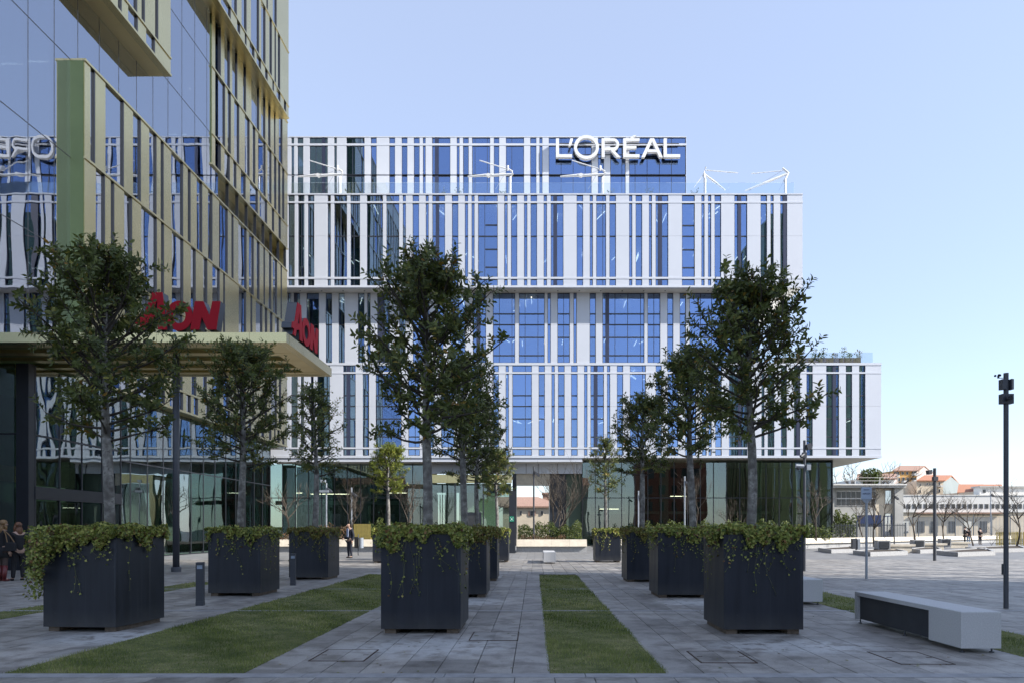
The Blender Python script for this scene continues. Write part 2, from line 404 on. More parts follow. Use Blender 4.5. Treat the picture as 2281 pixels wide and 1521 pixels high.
# clip slabs that lie well outside the view
def seen(s):
    xm, ym = (s[0]+s[1])/2, s[3]
    return -.80*ym-.5 < xm < .735*ym+.5
slabs = [s for s in slabs if seen(s)]
slabs.sort(key=lambda s: -((s[1]-s[0])*(s[3]-s[2])/(s[2]**3)))
far = MB(); g_ = .004
for i, (x0,x1,y0,y1) in enumerate(slabs):
    dz = rs.uniform(-.002, .002); t = min(1, max(0, rs.gauss(.5, .22)))
    if i < 290:
        mb = MB(); mb.ti = t
        mb.bbox(x0+g_, x1-g_, y0+g_, y1-g_, -.021, dz, .003).build('slab', M['slab'], paving, tint=True)
    else:
        far.ti = t; far.bbox(x0+g_, x1-g_, y0+g_, y1-g_, -.021, dz, .003)
tag(far.build('far_slabs', M['slab'], paving, tint=True), kind='stuff')
for (y0, y1) in BANDS:
    mb = MB(); x = -.8*y1 - 1
    while x < .74*y1 + 1:
        mb.ti = rs.random(); mb.bbox(x+.003, x+1.397, y0+.002, y1-.002, -.021, .006, .003); x += 1.4
    mb.build('stone_band', M['band'], paving, tint=True)
def lawn(name_pts, label, dens0, seed):
    x0, x1, y0, y1 = name_pts
    r = np.random.default_rng(seed)
    root = thing('lawn', label, 'lawn', (0,0,0)); root['kind'] = 'stuff'
    MB().box(x0, x1, y0, y1, -.021, .002).build('turf', M['lawn'], root)
    vs = []; fs = []; tt = []
    segs = [(a, min(b, y1)) for a, b in ((y0, 9.5), (9.5, 13), (13, 23)) if a < y1]
    n0 = 0; V = []
    for (a, b), d in zip(segs, (dens0, dens0*.5, dens0*.2)):
        n = int((x1-x0)*(b-a)*d)
        px = r.uniform(x0-.025, x1+.025, n); py = r.uniform(a, b, n); ang = r.uniform(0, math.tau, n); h = r.uniform(.012, .034, n)*(1 + .5*np.sin(px*3.1+py*2.3))
        w = .0022 + (a > 9)*.002 + (a > 12.9)*.003; lx = r.normal(0, .012, n); ly = r.normal(0, .012, n)
        A = np.stack([px-w*np.cos(ang), py-w*np.sin(ang), np.full(n, 0.0)], 1); B = np.stack([px+w*np.cos(ang), py+w*np.sin(ang), np.full(n, 0.0)], 1)
        C = np.stack([px+lx, py+ly, h+.004], 1)
        V.append(np.stack([A, B, C], 1).reshape(-1, 3)); n0 += n
        patch = .44 + .30*np.sin(px*1.7+seed)*np.sin(py*1.3) + .2*np.sin(px*5.3+py*3.1+np.sin(py*7)) + .14*np.sin(px*13+np.sin(py*11)*2)
        tt.append(np.clip(patch + r.normal(0, .24, n), 0, 1))
    V = np.concatenate(V); me = bpy.data.meshes.new('grass')
    me.vertices.add(len(V)); me.vertices.foreach_set('co', V.ravel()); me.loops.add(len(V)); me.polygons.add(n0)
    me.loops.foreach_set('vertex_index', np.arange(len(V))); me.polygons.foreach_set('loop_start', np.arange(n0)*3); me.polygons.foreach_set('loop_total', np.full(n0, 3))
    at_ = me.attributes.new('tint', 'FLOAT', 'FACE'); at_.data.foreach_set('value', np.concatenate(tt)); me.materials.append(M['grassblade']); me.update(); me.validate()
    g = obj('grass', me, root); tag(g, kind='stuff')
lawn(GRASS[0], 'narrow lawn strip along the gold building side of the square', 1500, 1)
lawn(GRASS[1], 'broad lawn strip between first and second rows of planters', 3000, 2)
lawn(GRASS[2], 'narrow lawn strip running down the middle of the square', 3000, 3)
lawn(GRASS[3], 'lawn strip behind the long concrete bench', 2600, 4)
for i, (x0,x1,y0,y1,l) in enumerate(((-2.5,-1.88,7.52,8.24,'stone filled access cover nearest the broad lawn strip'),
        (-.865,-.217,8.93,9.67,'stone filled access cover beside the front middle planter'),
        (1.81,2.43,7.42,8.14,'stone filled access cover in front of the planter beside the bench'),
        (3.94,4.53,7.34,8.10,'stone filled access cover in front of the concrete bench'))):
    c = thing('access_cover', l, 'manhole cover', ((x0+x1)/2,(y0+y1)/2,0), 0, 'access covers in the paving')
    hx, hy = (x1-x0)/2, (y1-y0)/2
    f = MB()
    for a in ((-hx,hx,-hy,-hy+.012),(-hx,hx,hy-.012,hy),(-hx,-hx+.012,-hy+.012,hy-.012),(hx-.012,hx,-hy+.012,hy-.012)): f.box(*a, -.01, .0065)
    f.build('frame', M['rust'], c)
    for s in (-1, 1):
        mb = MB(); mb.ti = .45+.15*s
        a, b = sorted((s*.003, s*(hx-.02)))
        mb.bbox(a, b, -hy+.02, hy-.02, -.01, .0055, .002).build('infill_slab', M['slab'], c, tint=True)
        MB().box(s*(hx-.07)-.03, s*(hx-.07)+.03, -.012, .012, 0, .0075).build('lifting_slot', M['rust'], c)

# ------------------------------------------------------------------ white office building
c3 = lambda x: 630+.24988*x
c4 = lambda x: 1100+.31565*x
c5 = lambda x: 630+.26302*x
c6 = lambda x: 1040+.26302*x
c7 = lambda x: 1480+.3287*x
def W(f, *l):
    out = []
    for e in l:
        x0, x1 = f(e[0]), f(e[1]); ms = [f(q) for q in e[2]] if len(e) > 2 else []; fn = [(f(a), f(b)) for a, b in e[3]] if len(e) > 3 else []
        out.append([x0, x1, ms, fn])
    return out
off = thing('office_building', 'white panelled office block of stacked boxes with narrow blue windows and roof sign', 'building', (0, 58, 0))
P0 = Vector((0, 58, 0))
def wb(mb, name, mat, parent=off, **k):
    return mb.build(name, mat, parent, **k)
def shiftY(mb): 
    mb.v = [(x, y-58, z) for x, y, z in mb.v]; return mb
rw = random.Random(11)
spg = MB(); spp = MB()
lamp_me = MB().box(-.025, .025, -.9, .9, -.02, .02).mesh('lamp_tube', M['lamp'])
def facade(Y, xl, xr, wins, strips, mains, rails, ops=(), blind=.35, recess=.11):
    """wins in photograph pixels; strips/mains are (ytop, ybottom) pixel rows"""
    X = lambda x: wx(x, Y)
    wins = sorted(wins, key=lambda w: w[0]); gaps = []; cur = xl
    for w in wins:
        if w[0] > cur + .3: gaps.append((cur, w[0]))
        cur = w[1]
    if xr > cur + .3: gaps.append((cur, xr))
    gy = .004
    for a, b in gaps:
        for (t, u) in mains:
            shiftY(MB().box(X(a)+gy, X(b)-gy, Y, Y+.30, wz(u,Y)+.006, wz(t,Y)-.006)).build('panel', M['white'], off)
        for (t, u) in strips:
            mb = MB().box(X(a)+gy, X(b)-gy, Y+.004, Y+.30, wz(u,Y)+.006, wz(t,Y)-.006); shiftY(mb); spp.add(mb.v, mb.f)
    allr = list(mains)+list(strips)
    for w in wins:
        x0, x1 = X(w[0]), X(w[1])
        fr = MB()
        for (t, u) in allr:
            z0, z1 = wz(u,Y)+.004, wz(t,Y)-.004
            for xm in [x0+.022, x1-.022]+[X(q) for q in w[2]]:
                fr.box(xm-.02, xm+.02, Y+recess-.05, Y+recess+.08, z0, z1)
            for zz in (z0+.025, z1-.025):
                fr.box(x0+.045, x1-.045, Y+recess-.03, Y+recess+.06, zz-.022, zz+.022)
            for a, b in w[3]:
                fr.mi = 1; fr.box(X(a), X(b), Y+.02, Y+recess-.055, z0, z1); fr.mi = 0
        nops = [o for o in ops if o[0] < (w[0]+w[1])/2 < o[1]]
        for o in nops:
            a, b = X(max(w[0], o[0])), X(min(w[1], o[1]))
            for q in o[2]:
                zq = wz(q, Y); fr.box(a+.045, b-.045, Y+recess-.045, Y+recess+.07, zq-.05, zq+.05)
        shiftY(fr)
        wi = fr.build('window', [M['frame'], M['fin']], off)
        for k, (t, u) in enumerate(mains):
            z0, z1 = wz(u,Y)+.05, wz(t,Y)-.05
            shiftY(MB().box(x0+.03, x1-.03, Y+recess, Y+recess+.03, z0, z1)).build('pane', M[rw.choice(('glassW','glassW','glassW2','glassW3'))], wi)
            if rw.random() < blind:
                d = rw.choice((.25, .4, .55, .8))*(z1-z0)
                shiftY(MB().box(x0+.05, x1-.05, Y+recess+.16, Y+recess+.18, z1-d, z1-.02)).build('blind', M['blind'], wi)
        for (t, u) in strips:
            mb = MB().box(x0+.03, x1-.03, Y+recess, Y+recess+.03, wz(u,Y)+.04, wz(t,Y)-.04); shiftY(mb); spg.add(mb.v, mb.f)
    for (t, u) in rails:
        shiftY(MB().box(X(xl), X(xr)+.02, Y-.022, Y+.1, wz(u,Y), wz(t,Y))).build('rail', M['whitebar'], off)
def lamps(Y, xl, xr, zs, n, seed):
    r = random.Random(seed)
    for i in range(n):
        z = r.choice(zs); o = obj('ceiling_lamp', lamp_me, off, (wx(r.uniform(xl, xr), Y), Y+r.uniform(1.0, 3.2)-58, z-.35)); o.rotation_euler = (0, 0, R(r.choice((0, 0, 20, -25))))
def room(Y, xl, xr, z0, z1, nf, depth, seed):
    x0, x1 = wx(xl, Y)+.05, wx(xr, Y)-.05
    for k in range(nf+1):
        z = z0 + (z1-z0)*k/nf
        shiftY(MB().box(x0, x1, Y+.31, Y+depth, z-.16 if k else z, z+.16 if k < nf else z-.02)).build('floor_slab', M['room'], off) if 0 < k < nf else None
    shiftY(MB().box(x0, x1, Y+5.2, Y+5.4, z0+.02, z1-.02)).build('inner_wall', M['room'], off)
LEFT = 600
# top tier, set back behind the terrace
Y3 = 64.0
t3 = W(c3,(75,100),(130,182),(238,400,[293],[(347,374)]),(457,481),(566,728,[620]),(784,836),(948,1000),(1059,1110),(1167,1219),(1248,1273),(1330,1493,[],[(1355,1388)]),(1550,1575),(1606,1657),(1687,1848,[1713,1823])) \
   + W(c4,(0,38),(85,213,[127]),(257,300),(322,343),(388,690,[475,560,645]),(735,777),(822,930,[905]),(955,1356,[998,1083,1170,1255]))
t3 = [w for w in t3 if True]
facade(Y3, LEFT, 1529, t3, [(306.5,320.5)], [(324.7,389),(391.8,502)], [(320.5,324.7)], blind=.12)
# tier with the wide overhang
Y2 = 58.0
t2 = W(c3,(48,105),(135,192,[165]),(222,280),(398,427),(457,572,[515]),(602,688,[632]),(748,892,[866]),(922,1037,[981]),(1068,1097),(1156,1214),(1273,1300),(1332,1446,[],[(1362,1392)]),(1507,1564),(1622,1651),(1682,1709),(1740,1915,[1800])) \
   + W(c4,(73,97),(121,165),(213,236),(260,305),(352,375),(402,491,[],[(420,447)]),(585,630),(677,699),(723,792,[770]),(816,862),(955,977),(1001,1047),(1095,1116),(1142,1231,[],[(1160,1188)]),(1328,1418),(1465,1487),(1512,1534),(1558,1604),(1698,1788,[],[(1722,1746)]),(1883,1928),(1953,1975),(2022,2070,[],[(2043,2070)]))
t2 += [[1123.5, 1108+.1, [], []]] if False else []
facade(Y2, LEFT, 1788, t2, [(434.6,449.3),(621.9,636.6)], [(453,526),(526,617.6)], [(449.3,453),(617.6,621.9)],
       ops=((c3(1800),c3(1915),(c3(0)*0+500.9, 555, 595)),(c4(1328),c4(1418),(502,556,596))), blind=.38)
for t_, u_ in ((431.6,434.6),(636.6,641)):
    shiftY(MB().box(wx(LEFT,Y2), wx(1788,Y2)+.02, Y2-.03, Y2+.3, wz(u_,Y2), wz(t_,Y2))).build('edge_trim', M['whitebar'], off)
# shaded tier under the overhang
Y1 = 59.3
t1 = W(c5,(42,65),(92,145,[],[(92,120)]),(200,306),(362,416),(471,524),(635,690),(715,742),(800,905,[855],[(800,850)]),(985,1040),(1100,1240,[1150]),(1310,1360),(1420,1545,[1490])) \
   + W(c6,(50,162,[112],[(80,110)]),(220,408,[275,382]),(440,658,[493,602]),(683,710),(767,872,[820]),(903,930),(1040,1092),(1148,1503,[1255,1363,1472],[(1174,1205)]),(1530,1638,[1585]),(1697,1748),(1803,1855),(1886,2470,[1980,2075,2180,2290,2390]))
allx = tuple((a[0], a[1], (699, 751, 791)) for a in t1 if a[1]-a[0] > 12 and a[0] > 1040)
facade(Y1, LEFT, 1692, t1, [], [(652.5,723),(723,807.8)], [], ops=allx, blind=.5)
# lower tier with the long wing
t0 = W(c5,(70,125),(150,178),(235,260),(290,398),(510,616,[],[(537,567)]),(675,730),(785,1005,[840]),(1062,1160,[1120]),(1225,1280),(1340,1450,[1400]),(1510,1540),(1600,1680)) \
   + W(c6,(222,270),(328,355),(385,550,[495]),(608,660),(717,744),(772,827),(883,937),(993,1020),(1047,1160,[],[(1075,1107)]),(1187,1213),(1271,1323),(1381,1515,[1490]),(1600,1650),(1700,1790,[1745]),(1850,1900)) \
   + W(c7,(170,215),(255,285),(300,320),(345,388),(438,562,[],[(500,520)]),(658,678),(700,745),(790,830),(878,920,[],[(895,920)]),(963,1005),(1097,1183,[],[(1140,1165)]),(1230,1272),(1320,1362))
t0 = [w for w in t0]
ops0 = tuple((a[0], a[1], (880, 932, 972)) for a in t0 if a[1]-a[0] > 12)
facade(Y1, LEFT, 1963, t0, [(813,828),(999.2,1014)], [(831.6,904),(904,995.6)], [(828,831.6),(995.6,999.2)], ops=ops0, blind=.3)
for t_, u_ in ((807.8,813),(1014,1019)):
    shiftY(MB().box(wx(LEFT,Y1), wx(1963,Y1)+.02, Y1-.03, Y1+.3, wz(u_,Y1), wz(t_,Y1))).build('edge_trim', M['whitebar'], off)
tag(spg.build('spandrel_glass', M['glassW'], off), kind='stuff'); tag(spp.build('spandrel_panels', M['white'], off), kind='stuff')
# bodies of the boxes: soffits, roofs, side walls, floors
Z22 = wz(641, Y2); Z30 = wz(432, Y2); Z38 = wz(305.5, Y3); Z16 = wz(808, Y1); Z8 = wz(1019, Y1); BACK = 76.0
xL = wx(LEFT, Y1); xr2 = wx(1788, Y2); xr1 = wx(1692, Y1); xr0 = wx(1963, Y1); xr3 = wx(1529, Y3)
def body(name, x0, x1, y0, y1, z0, z1, m): return shiftY(MB().box(x0, x1, y0, y1, z0, z1)).build(name, M[m], off)
body('soffit', xL, xr2-.01, Y2+.31, BACK, Z22+.01, Z22+.2, 'soffit'); body('side_wall', xr2-.3, xr2, Y2+.31, BACK, Z22+.21, Z30-.01, 'white')
body('terrace', xL, xr2-.31, Y2+.31, BACK, Z30-.25, Z30-.02, 'soffit'); body('rear_wall', xL, xr2-.31, BACK-.3, BACK, Z22+.21, Z30-.26, 'white')
body('side_wall', xr1-.3, xr1, Y1+.31, BACK, Z16+.1, Z22, 'white'); body('rear_wall', xL, xr1-.31, BACK-.3, BACK-.01, Z16+.1, Z22, 'white')
body('terrace', xL, xr0-.31, Y1+.31, BACK, Z16-.2, Z16+.09, 'soffit'); body('side_wall', xr0-.3, xr0, Y1+.31, BACK, Z8+.3, Z16-.01, 'white')
body('soffit', xL, xr0-.01, Y1+.31, BACK, Z8+.01, Z8+.25, 'soffit'); body('rear_wall', xL, xr0-.31, BACK-.3, BACK-.01, Z8+.26, Z16-.21, 'white')
body('roof', xL, xr3, Y3+.31, BACK-.6, Z38-.3, Z38-.02, 'soffit'); body('side_wall', xr3-.3, xr3, Y3+.31, BACK-.6, Z30, Z38-.31, 'frame')
body('parapet', xL, xr3, Y3-.02, Y3+.3, wz(306.5, Y3), wz(304.6, Y3), 'whitebar'); body('rear_wall', xL, xr3-.31, BACK-1, BACK-.61, Z30, Z38-.31, 'white')
room(Y3, LEFT, 1529, Z30, Z38, 2, 6, 1); room(Y2, LEFT, 1787, Z22+.2, Z30-.25, 2, 9, 2); room(Y1, LEFT, 1691, Z16+.1, Z22, 2, 9, 3); room(Y1, LEFT, 1962, Z8+.25, Z16-.2, 2, 9, 4)
lamps(Y2, 640, 1760, (Z30-.3, (Z22+Z30)/2-.2), 46, 1); lamps(Y1, 640, 1680, (Z22, (Z16+Z22)/2-.2), 44, 2); lamps(Y1, 640, 1930, (Z16-.2, (Z8+Z16)/2-.2), 40, 3)
dl = MB().lathe([(.06,0),(.06,.03)], n=8).mesh('downlight', M['frame'])
for i in range(24): obj('downlight', dl, off, (xL + 1 + i*1.85, Y2+.8-58, Z22-.025))
# deep white fascia over the entrance half, ground floor walls
body('fascia', xL, wx(1297, Y1), Y1+.05, Y1+.3, wz(1027.5,Y1), wz(1019.3,Y1), 'white')
YG = 61.0; sG = FPX/YG
G = lambda x: wx(x, YG); GZ = lambda y: wz(y, YG)
body('entrance_soffit', xL, G(1297), Y1+.31, YG+.5, wz(1027.5,Y1)-.0, wz(1027.5,Y1)+.1, 'soffit')
ztop = wz(1027.5, Y1)-.01
def glazing(x0, x1, z0, z1, step, trans, Y, interior_z=None):
    n = max(1, round((x1-x0)/step)); st = (x1-x0)/n; zs = [z0]+list(trans)+[z1]
    for i in range(n):
        for k in range(len(zs)-1):
            shiftY(MB().box(x0+i*st+.03, x0+(i+1)*st-.03, Y+.05, Y+.08, zs[k]+.03, zs[k+1]-.03)).build('lobby_pane', M['glassL'], off)
    for i in range(n+1): shiftY(MB().box(x0+i*st-.03, x0+i*st+.03, Y, Y+.14, z0, z1)).build('mullion', M['mull'], off)
    for z in trans: shiftY(MB().box(x0+.031, x1-.031, Y+.01, Y+.13, z-.035, z+.035)).build('transom', M['mull'], off)
zt = GZ(1108)
glazing(G(600), G(948), .05, ztop, 1.17, [zt], YG)
glazing(G(1297), G(1853), .05, wz(1023,Y1)-.05, 1.17, [zt], YG)
body('corner_post', G(1853)-.04, G(1853)+.1, YG, YG+.3, 0, Z8, 'mull'); body('glazed_side_wall', G(1853)-.04, G(1853)+.06, YG+.31, BACK-1, 0, Z8, 'goldgreen')
# lobby interior
body('lobby_floor', G(600), G(1853)-.1, YG+.2, BACK-1, -.003, .02, 'floor'); 
body('lobby_wall', G(600), G(948), YG+7, YG+7.2, .03, Z8, 'greend'); body('lobby_wall', G(1297), G(1853)-.1, YG+8, YG+8.2, .03, Z8, 'greend')
for x in (630, 802, 1000): body('column', G(x)-.45, G(x)+.45, YG+1.2, YG+2.1, .03, ztop, 'green')
body('lobby_beam', G(604), G(944), YG+1.0, YG+1.19, GZ(1122.5), GZ(1113.5), 'green')
body('lobby_beam', G(1300), G(1740), YG+3.0, YG+3.2, GZ(1142), GZ(1136), 'green')
for x in (1310, 1408, 1487, 1600, 1700): body('column', G(x)-.35, G(x)+.35, YG+1.4, YG+2.1, .03, Z8, 'green')
for x in (640, 700, 760, 830): body('reception_wall', G(x), G(x)+.9, YG+5, YG+5.2, .03, 3.0, 'room')
for x, zz in ((625,4.9),(690,4.8),(735,4.8),(870,4.9),(1530,4.6),(1365,3.4)):
    o = obj('ceiling_lamp', lamp_me, off, (G(x), YG+3-58, zz)); o.rotation_euler = (0,0,R(90))
# middle of the ground floor: white wall, lintel, passage to the street behind
xa, xb, xc = G(948), G(1150), G(1225)
body('upper_wall', xa, G(1297), YG, YG+.3, GZ(1054), ztop, 'white')
for x in (1055, 1172, 1200, 1242, 1285): shiftY(MB().box(G(x)-.02, G(x)+.02, YG-.004, YG+.002, GZ(1054), ztop)).build('panel_joint', M['frame'], off)
body('lintel', xb, xc, YG+.31, YG+.7, GZ(1080), GZ(1050), 'cream')
body('passage_wall', xc, G(1297)-.05, YG+.6, YG+5, 0, GZ(1050), 'mull'); body('passage_wall', xb-.35, xb, YG+.31, YG+2, 0, GZ(1050), 'mull')
body('wall_panel', G(1262), G(1296), YG+.4, YG+.59, .02, GZ(1054)-.02, 'greend')
# golden entrance box
YE = 57.0; E = lambda x: wx(x, YE); EZ = lambda y: wz(y, YE)
for a, b in ((948,953),(953.5,997),(997.5,1042),(1042.5,1088),(1088.5,1140)): body('gold_fascia', E(a), E(b), YE, YE+.35, EZ(1074.5), EZ(1056), 'gold')
body('gold_jamb', E(948), E(954.5), YE+.01, YE+.36, 0, EZ(1075), 'gold'); body('entrance_roof', E(948), E(1140), YE+.36, YG-.01, EZ(1060), EZ(1057), 'gold')
for a, b in ((955.5,1012),(1014.5,1075),(1077,1136)):
    body('entrance_pane', E(a), E(b), YE+.15, YE+.18, .05, EZ(1075.5), 'glassL'); body('entrance_mullion', E(b), E(b)+.09, YE+.05, YE+.25, 0, EZ(1075.5), 'mull')
body('frosted_band', E(955.5), E(1136), YE+.26, YE+.28, EZ(1096), EZ(1076), 'blind'); body('entrance_inner_wall', E(1014), E(1100), YE+3, YE+3.1, 0, EZ(1080), 'green')
body('door_frame', E(1035), E(1072), YE+.08, YE+.14, 0, EZ(1140), 'mull'); body('door_leaf', E(1040), E(1067), YE+.06, YE+.075, .05, EZ(1147), 'dwin')
for i in range(7): body('screen_slat', E(957+i*5), E(959+i*5), YE+1.2+i*.25, YE+1.3+i*.25, .03, EZ(1098), 'mull')
# terrace railings
for (Y_, x0, x1, z0, z1, st) in ((58.35, wx(645,Y2), wx(1773,Y2), Z30, wz(407.5,58.35), 1.9), (59.6, wx(1700,Y1), wx(1948,Y1), Z16+.09, wz(785,59.6), 1.9)):
    n = round((x1-x0)/st); s_ = (x1-x0)/n
    for i in range(n): body('railing_pane', x0+i*s_+.01, x0+(i+1)*s_-.01, Y_, Y_+.02, z0+.02, z1, 'glassR')
for i in range(16): body('terrace_planter', wx(1735,Y1)+i*.475, wx(1735,Y1)+i*.475+.44, 60.2, 60.6, Z16+.1, wz(796.5,60.2), 'timber')
# letters of the roof sign
sign = thing('roof_sign', "big white letters reading L'ORÉAL on the top storey", 'sign', (wx(1376,63.6), 63.6, wz(330,63.6)))
def lp(x, y, d): return (wx(c4(x), 63.6)-sign.location.x, d, wz(280+.31565*y, 63.6)-sign.location.z)
def ring(mb, cx, cy, rx, ry, ix, iy, fn, d0, d1, a0=0, a1=360, n=40):
    for i in range(n):
        t0, t1 = R(a0+(a1-a0)*i/n), R(a0+(a1-a0)*(i+1)/n)
        q = [(cx+rx*math.cos(t0), cy-ry*math.sin(t0)),(cx+rx*math.cos(t1), cy-ry*math.sin(t1)),(cx+ix*math.cos(t1), cy-iy*math.sin(t1)),(cx+ix*math.cos(t0), cy-iy*math.sin(t0))]
        v = [fn(u,w,d0) for u,w in q]+[fn(u,w,d1) for u,w in q]
        mb.add(v, [(0,1,2,3),(7,6,5,4),(0,4,5,1),(2,6,7,3)])
LD = (-.16, .16)
def letter(polys, rings=()):
    mb = MB()
    for p in polys: mb.prism(p, lp, *LD)
    for r_ in rings: ring(mb, *r_[:6], lp, *LD, *r_[6:])
    return mb.build('letter', M['letter'], sign)
letter([[(438,98),(460,98),(460,210),(552,210),(552,230),(438,230)]])
letter([[(540,98),(558,98),(540,150),(525,150)]])
letter([], [(653,159,88,84,67,63)])
letter([[(760,98),(782,98),(782,230),(760,230)],[(782.5,98),(842,98),(842,116),(782.5,116)],[(782.5,162),(842,162),(842,180),(782.5,180)],[(822,180.5),(846,180.5),(893,230),(866,230)]], [(842,139,41,41,23,23,-90,90,16)])
letter([[(912,98),(1027,98),(1027,116),(934,116),(934,152),(1005,152),(1005,169),(934,169),(934,210),(1027,210),(1027,230),(912,230)],[(958,93),(988,76),(1005,76),(972,93)]])
letter([[(1040,230),(1101,98),(1115,98),(1115,121),(1064,230)],[(1115.5,98),(1129,98),(1190,230),(1166,230),(1115.5,121)],[(1090,176),(1141,176),(1149,194),(1082,194)]])
letter([[(1197,98),(1219,98),(1219,210),(1313,210),(1313,230),(1197,230)]])
sb = MB()
for y in (120, 200): sb.box(lp(440,0,0)[0], lp(1310,0,0)[0], .17, .21, lp(0,y,0)[2]-.04, lp(0,y,0)[2]+.04)
sb.build('mounting_rail', M['pole'], sign)
# terrace sun-sail masts
def mast(x, kind, label, Y=59.4):
    b = at(x, 430, Y); t = thing('sunshade_mast', label, 'sunshade', (b.x, Y, Z30), 0, 'white sunshade masts on the roof terrace')
    k = Y/FPX
    q = lambda dx, y: (dx*k, 0, (wz(y, Y)-Z30))
    if kind == 0:
        MB().tube([(0,0,-.02),q(0,397),q(6,388),q(5,383),q(-5,376)], [.13,.12,.1,.09,.07], 8).build('post', M['letter'], t)
        MB().tube([q(4,389),q(-40,391.5),q(-52,391),q(-94,394)], [.09,.12,.13,.06], 8).build('boom', M['letter'], t)
        MB().prism([(-56,391),(-48,388),(-40,391),(-48,395)], lambda u,v,d: (u*k, d, wz(v,Y)-Z30), -.16, .16).build('joint', M['letter'], t)
        MB().tube([q(-7,377),q(-68,358)], [.05,.04], 6).build('stay', M['letter'], t); MB().tube([q(-5,370),q(-5,380)], .1, 6).build('pulley', M['letter'], t)
        MB().tube([q(-5,376),q(-32,422)], .018, 4).build('cable', M['steel'], t); MB().tube([q(-40,391),q(-5,379)], .015, 4).build('cable', M['steel'], t)
    elif kind == 1:
        MB().tube([(0,0,-.02),q(0,400),q(-2,387),q(2,373)], [.12,.11,.09,.07], 8).build('post', M['letter'], t)
        MB().tube([q(-2,388),q(22,406),q(46,425)], [.06,.08,.05], 6).build('boom', M['letter'], t)
        MB().tube([q(2,380),q(74,386)], .04, 6).build('stay', M['letter'], t); MB().tube([q(-2,388),q(-24,418)], .035, 5).build('stay', M['letter'], t)
    else:
        MB().tube([(0,0,-.02),q(0,400),q(7,386),q(-6,375)], [.13,.11,.09,.07], 8).build('post', M['letter'], t)
        MB().tube([q(4,388),q(-45,408),q(-90,426)], [.09,.12,.07], 8).build('boom', M['letter'], t)
        MB().tube([q(-6,381),q(-75,387.5)], .035, 6).build('stay', M['letter'], t); MB().tube([q(-6,376),q(8,388)], .07, 6).build('bracket', M['letter'], t)
        MB().tube([q(4,388),q(-14,426)], .015, 4).build('cable', M['steel'], t); MB().tube([q(-80,425),q(-5,380)], .015, 4).build('cable', M['steel'], t)
mast(757, 0, 'white sunshade mast on the roof terrace nearest the gold building'); mast(1136, 0, "white sunshade mast on the roof terrace left of the L'ORÉAL letters")
mast(1342, 0, "white sunshade mast on the roof terrace under the L'ORÉAL letters"); mast(1570, 1, 'slim white sunshade mast against the sky beside the top storey'); mast(1749, 2, 'white sunshade mast at the free end of the roof terrace')
def leafcloud(mb, pts, size, r, lobes=False, flat=0.0):
    """scatter leaf-sized faces round the given (centre, outward normal) points"""
    for c, nrm in pts:
        s = size*r.uniform(.65, 1.25); n = (Vector(nrm) + Vector((r.gauss(0,.75), r.gauss(0,.75), r.gauss(0,.75)))).normalized()
        a = n.orthogonal().normalized(); a.rotate(Matrix.Rotation(r.uniform(0, math.tau), 3, n)); b = n.cross(a); c = Vector(c)
        mb.ti = min(1, max(0, r.gauss(.5+flat, .27)))
        if lobes:
            q = [(0,-.5),(.32,-.42),(.55,-.05),(.26,.1),(0,.62),(-.26,.1),(-.55,-.05),(-.32,-.42)]
            vs = [c + a*(u*s) + b*(v*s) + n*(abs(u)*s*.18) for u, v in q]; mb.add(vs, [(0,1,2,3,4),(0,4,5,6,7)])
        else:
            vs = [c - b*(s*.5), c + a*(s*.24) + n*(s*.06) - b*(s*.1), c + a*(s*.17) + n*(s*.05) + b*(s*.25), c + b*(s*.5), c - a*(s*.17) + n*(s*.05) + b*(s*.25), c - a*(s*.24) + n*(s*.06) - b*(s*.1)]
            mb.add(vs, [(0,1,2,3),(0,3,4,5)])
for i, (x, y, w_, Y_, l) in enumerate(((778,431,5,58.9,'small silvery shrub on the roof terrace nearest the gold building'),(987,431,5,58.9,'silvery shrub on the roof terrace above the second tree row'),(1022,431,4,58.9,'thin grassy plant on the roof terrace'),(1120,431,4,58.9,"grassy tuft on the roof terrace left of the L'ORÉAL letters"),
        (1361,431,4,58.9,'low shrub on the roof terrace beside the bench frame'),(1447,431,5,58.9,"feathery shrub on the roof terrace under the L'ORÉAL letters' end"),(1547,431,6,58.9,'dark shrub on the roof terrace at the end of the top storey'))):
    b = at(x, y, Y_); b.z = Z30; p = thing('terrace_shrub', l, 'shrub', b, 0, 'shrubs on the roof terrace'); r = random.Random(i)
    mb = MB(); pts = []
    for k in range(60):
        h = r.random(); d = Vector((r.gauss(0,1), r.gauss(0,1), 0)); d = d.normalized()*h*.35; pts.append(((d.x, d.y, h*.75+.05), (d.x, d.y, .5)))
    leafcloud(mb, pts, .16, r); mb.build('foliage', M['hedge'], p, tint=True)
    MB().tube([(0,0,0),(0,0,.5)], .02, 4).build('stem', M['twig'], p)
for i, x in enumerate((1745, 1762, 1786, 1815, 1834, 1860, 1880, 1893, 1914)):
    b = at(x, 797, 60.4); p = thing('terrace_shrub', f'young plant in the timber troughs of the lower roof, {("first","second","third","fourth","fifth","sixth","seventh","eighth","ninth")[i]} from the tree', 'shrub', b, 0, 'plants on the lower roof'); r = random.Random(i+50)
    mb = MB(); pts = []; H = r.uniform(.4, .95)
    for k in range(70):
        h = r.random(); pts.append(((r.gauss(0,.17), r.gauss(0,.12), h*H), (r.gauss(0,1), r.gauss(0,1), .5)))
    leafcloud(mb, pts, .15, r); mb.build('foliage', M['redtwig' if i % 3 == 2 else 'hedge'], p, tint=True); MB().tube([(0,0,-.02),(.03,0,H)], .015, 4).build('stem', M['twig'], p)
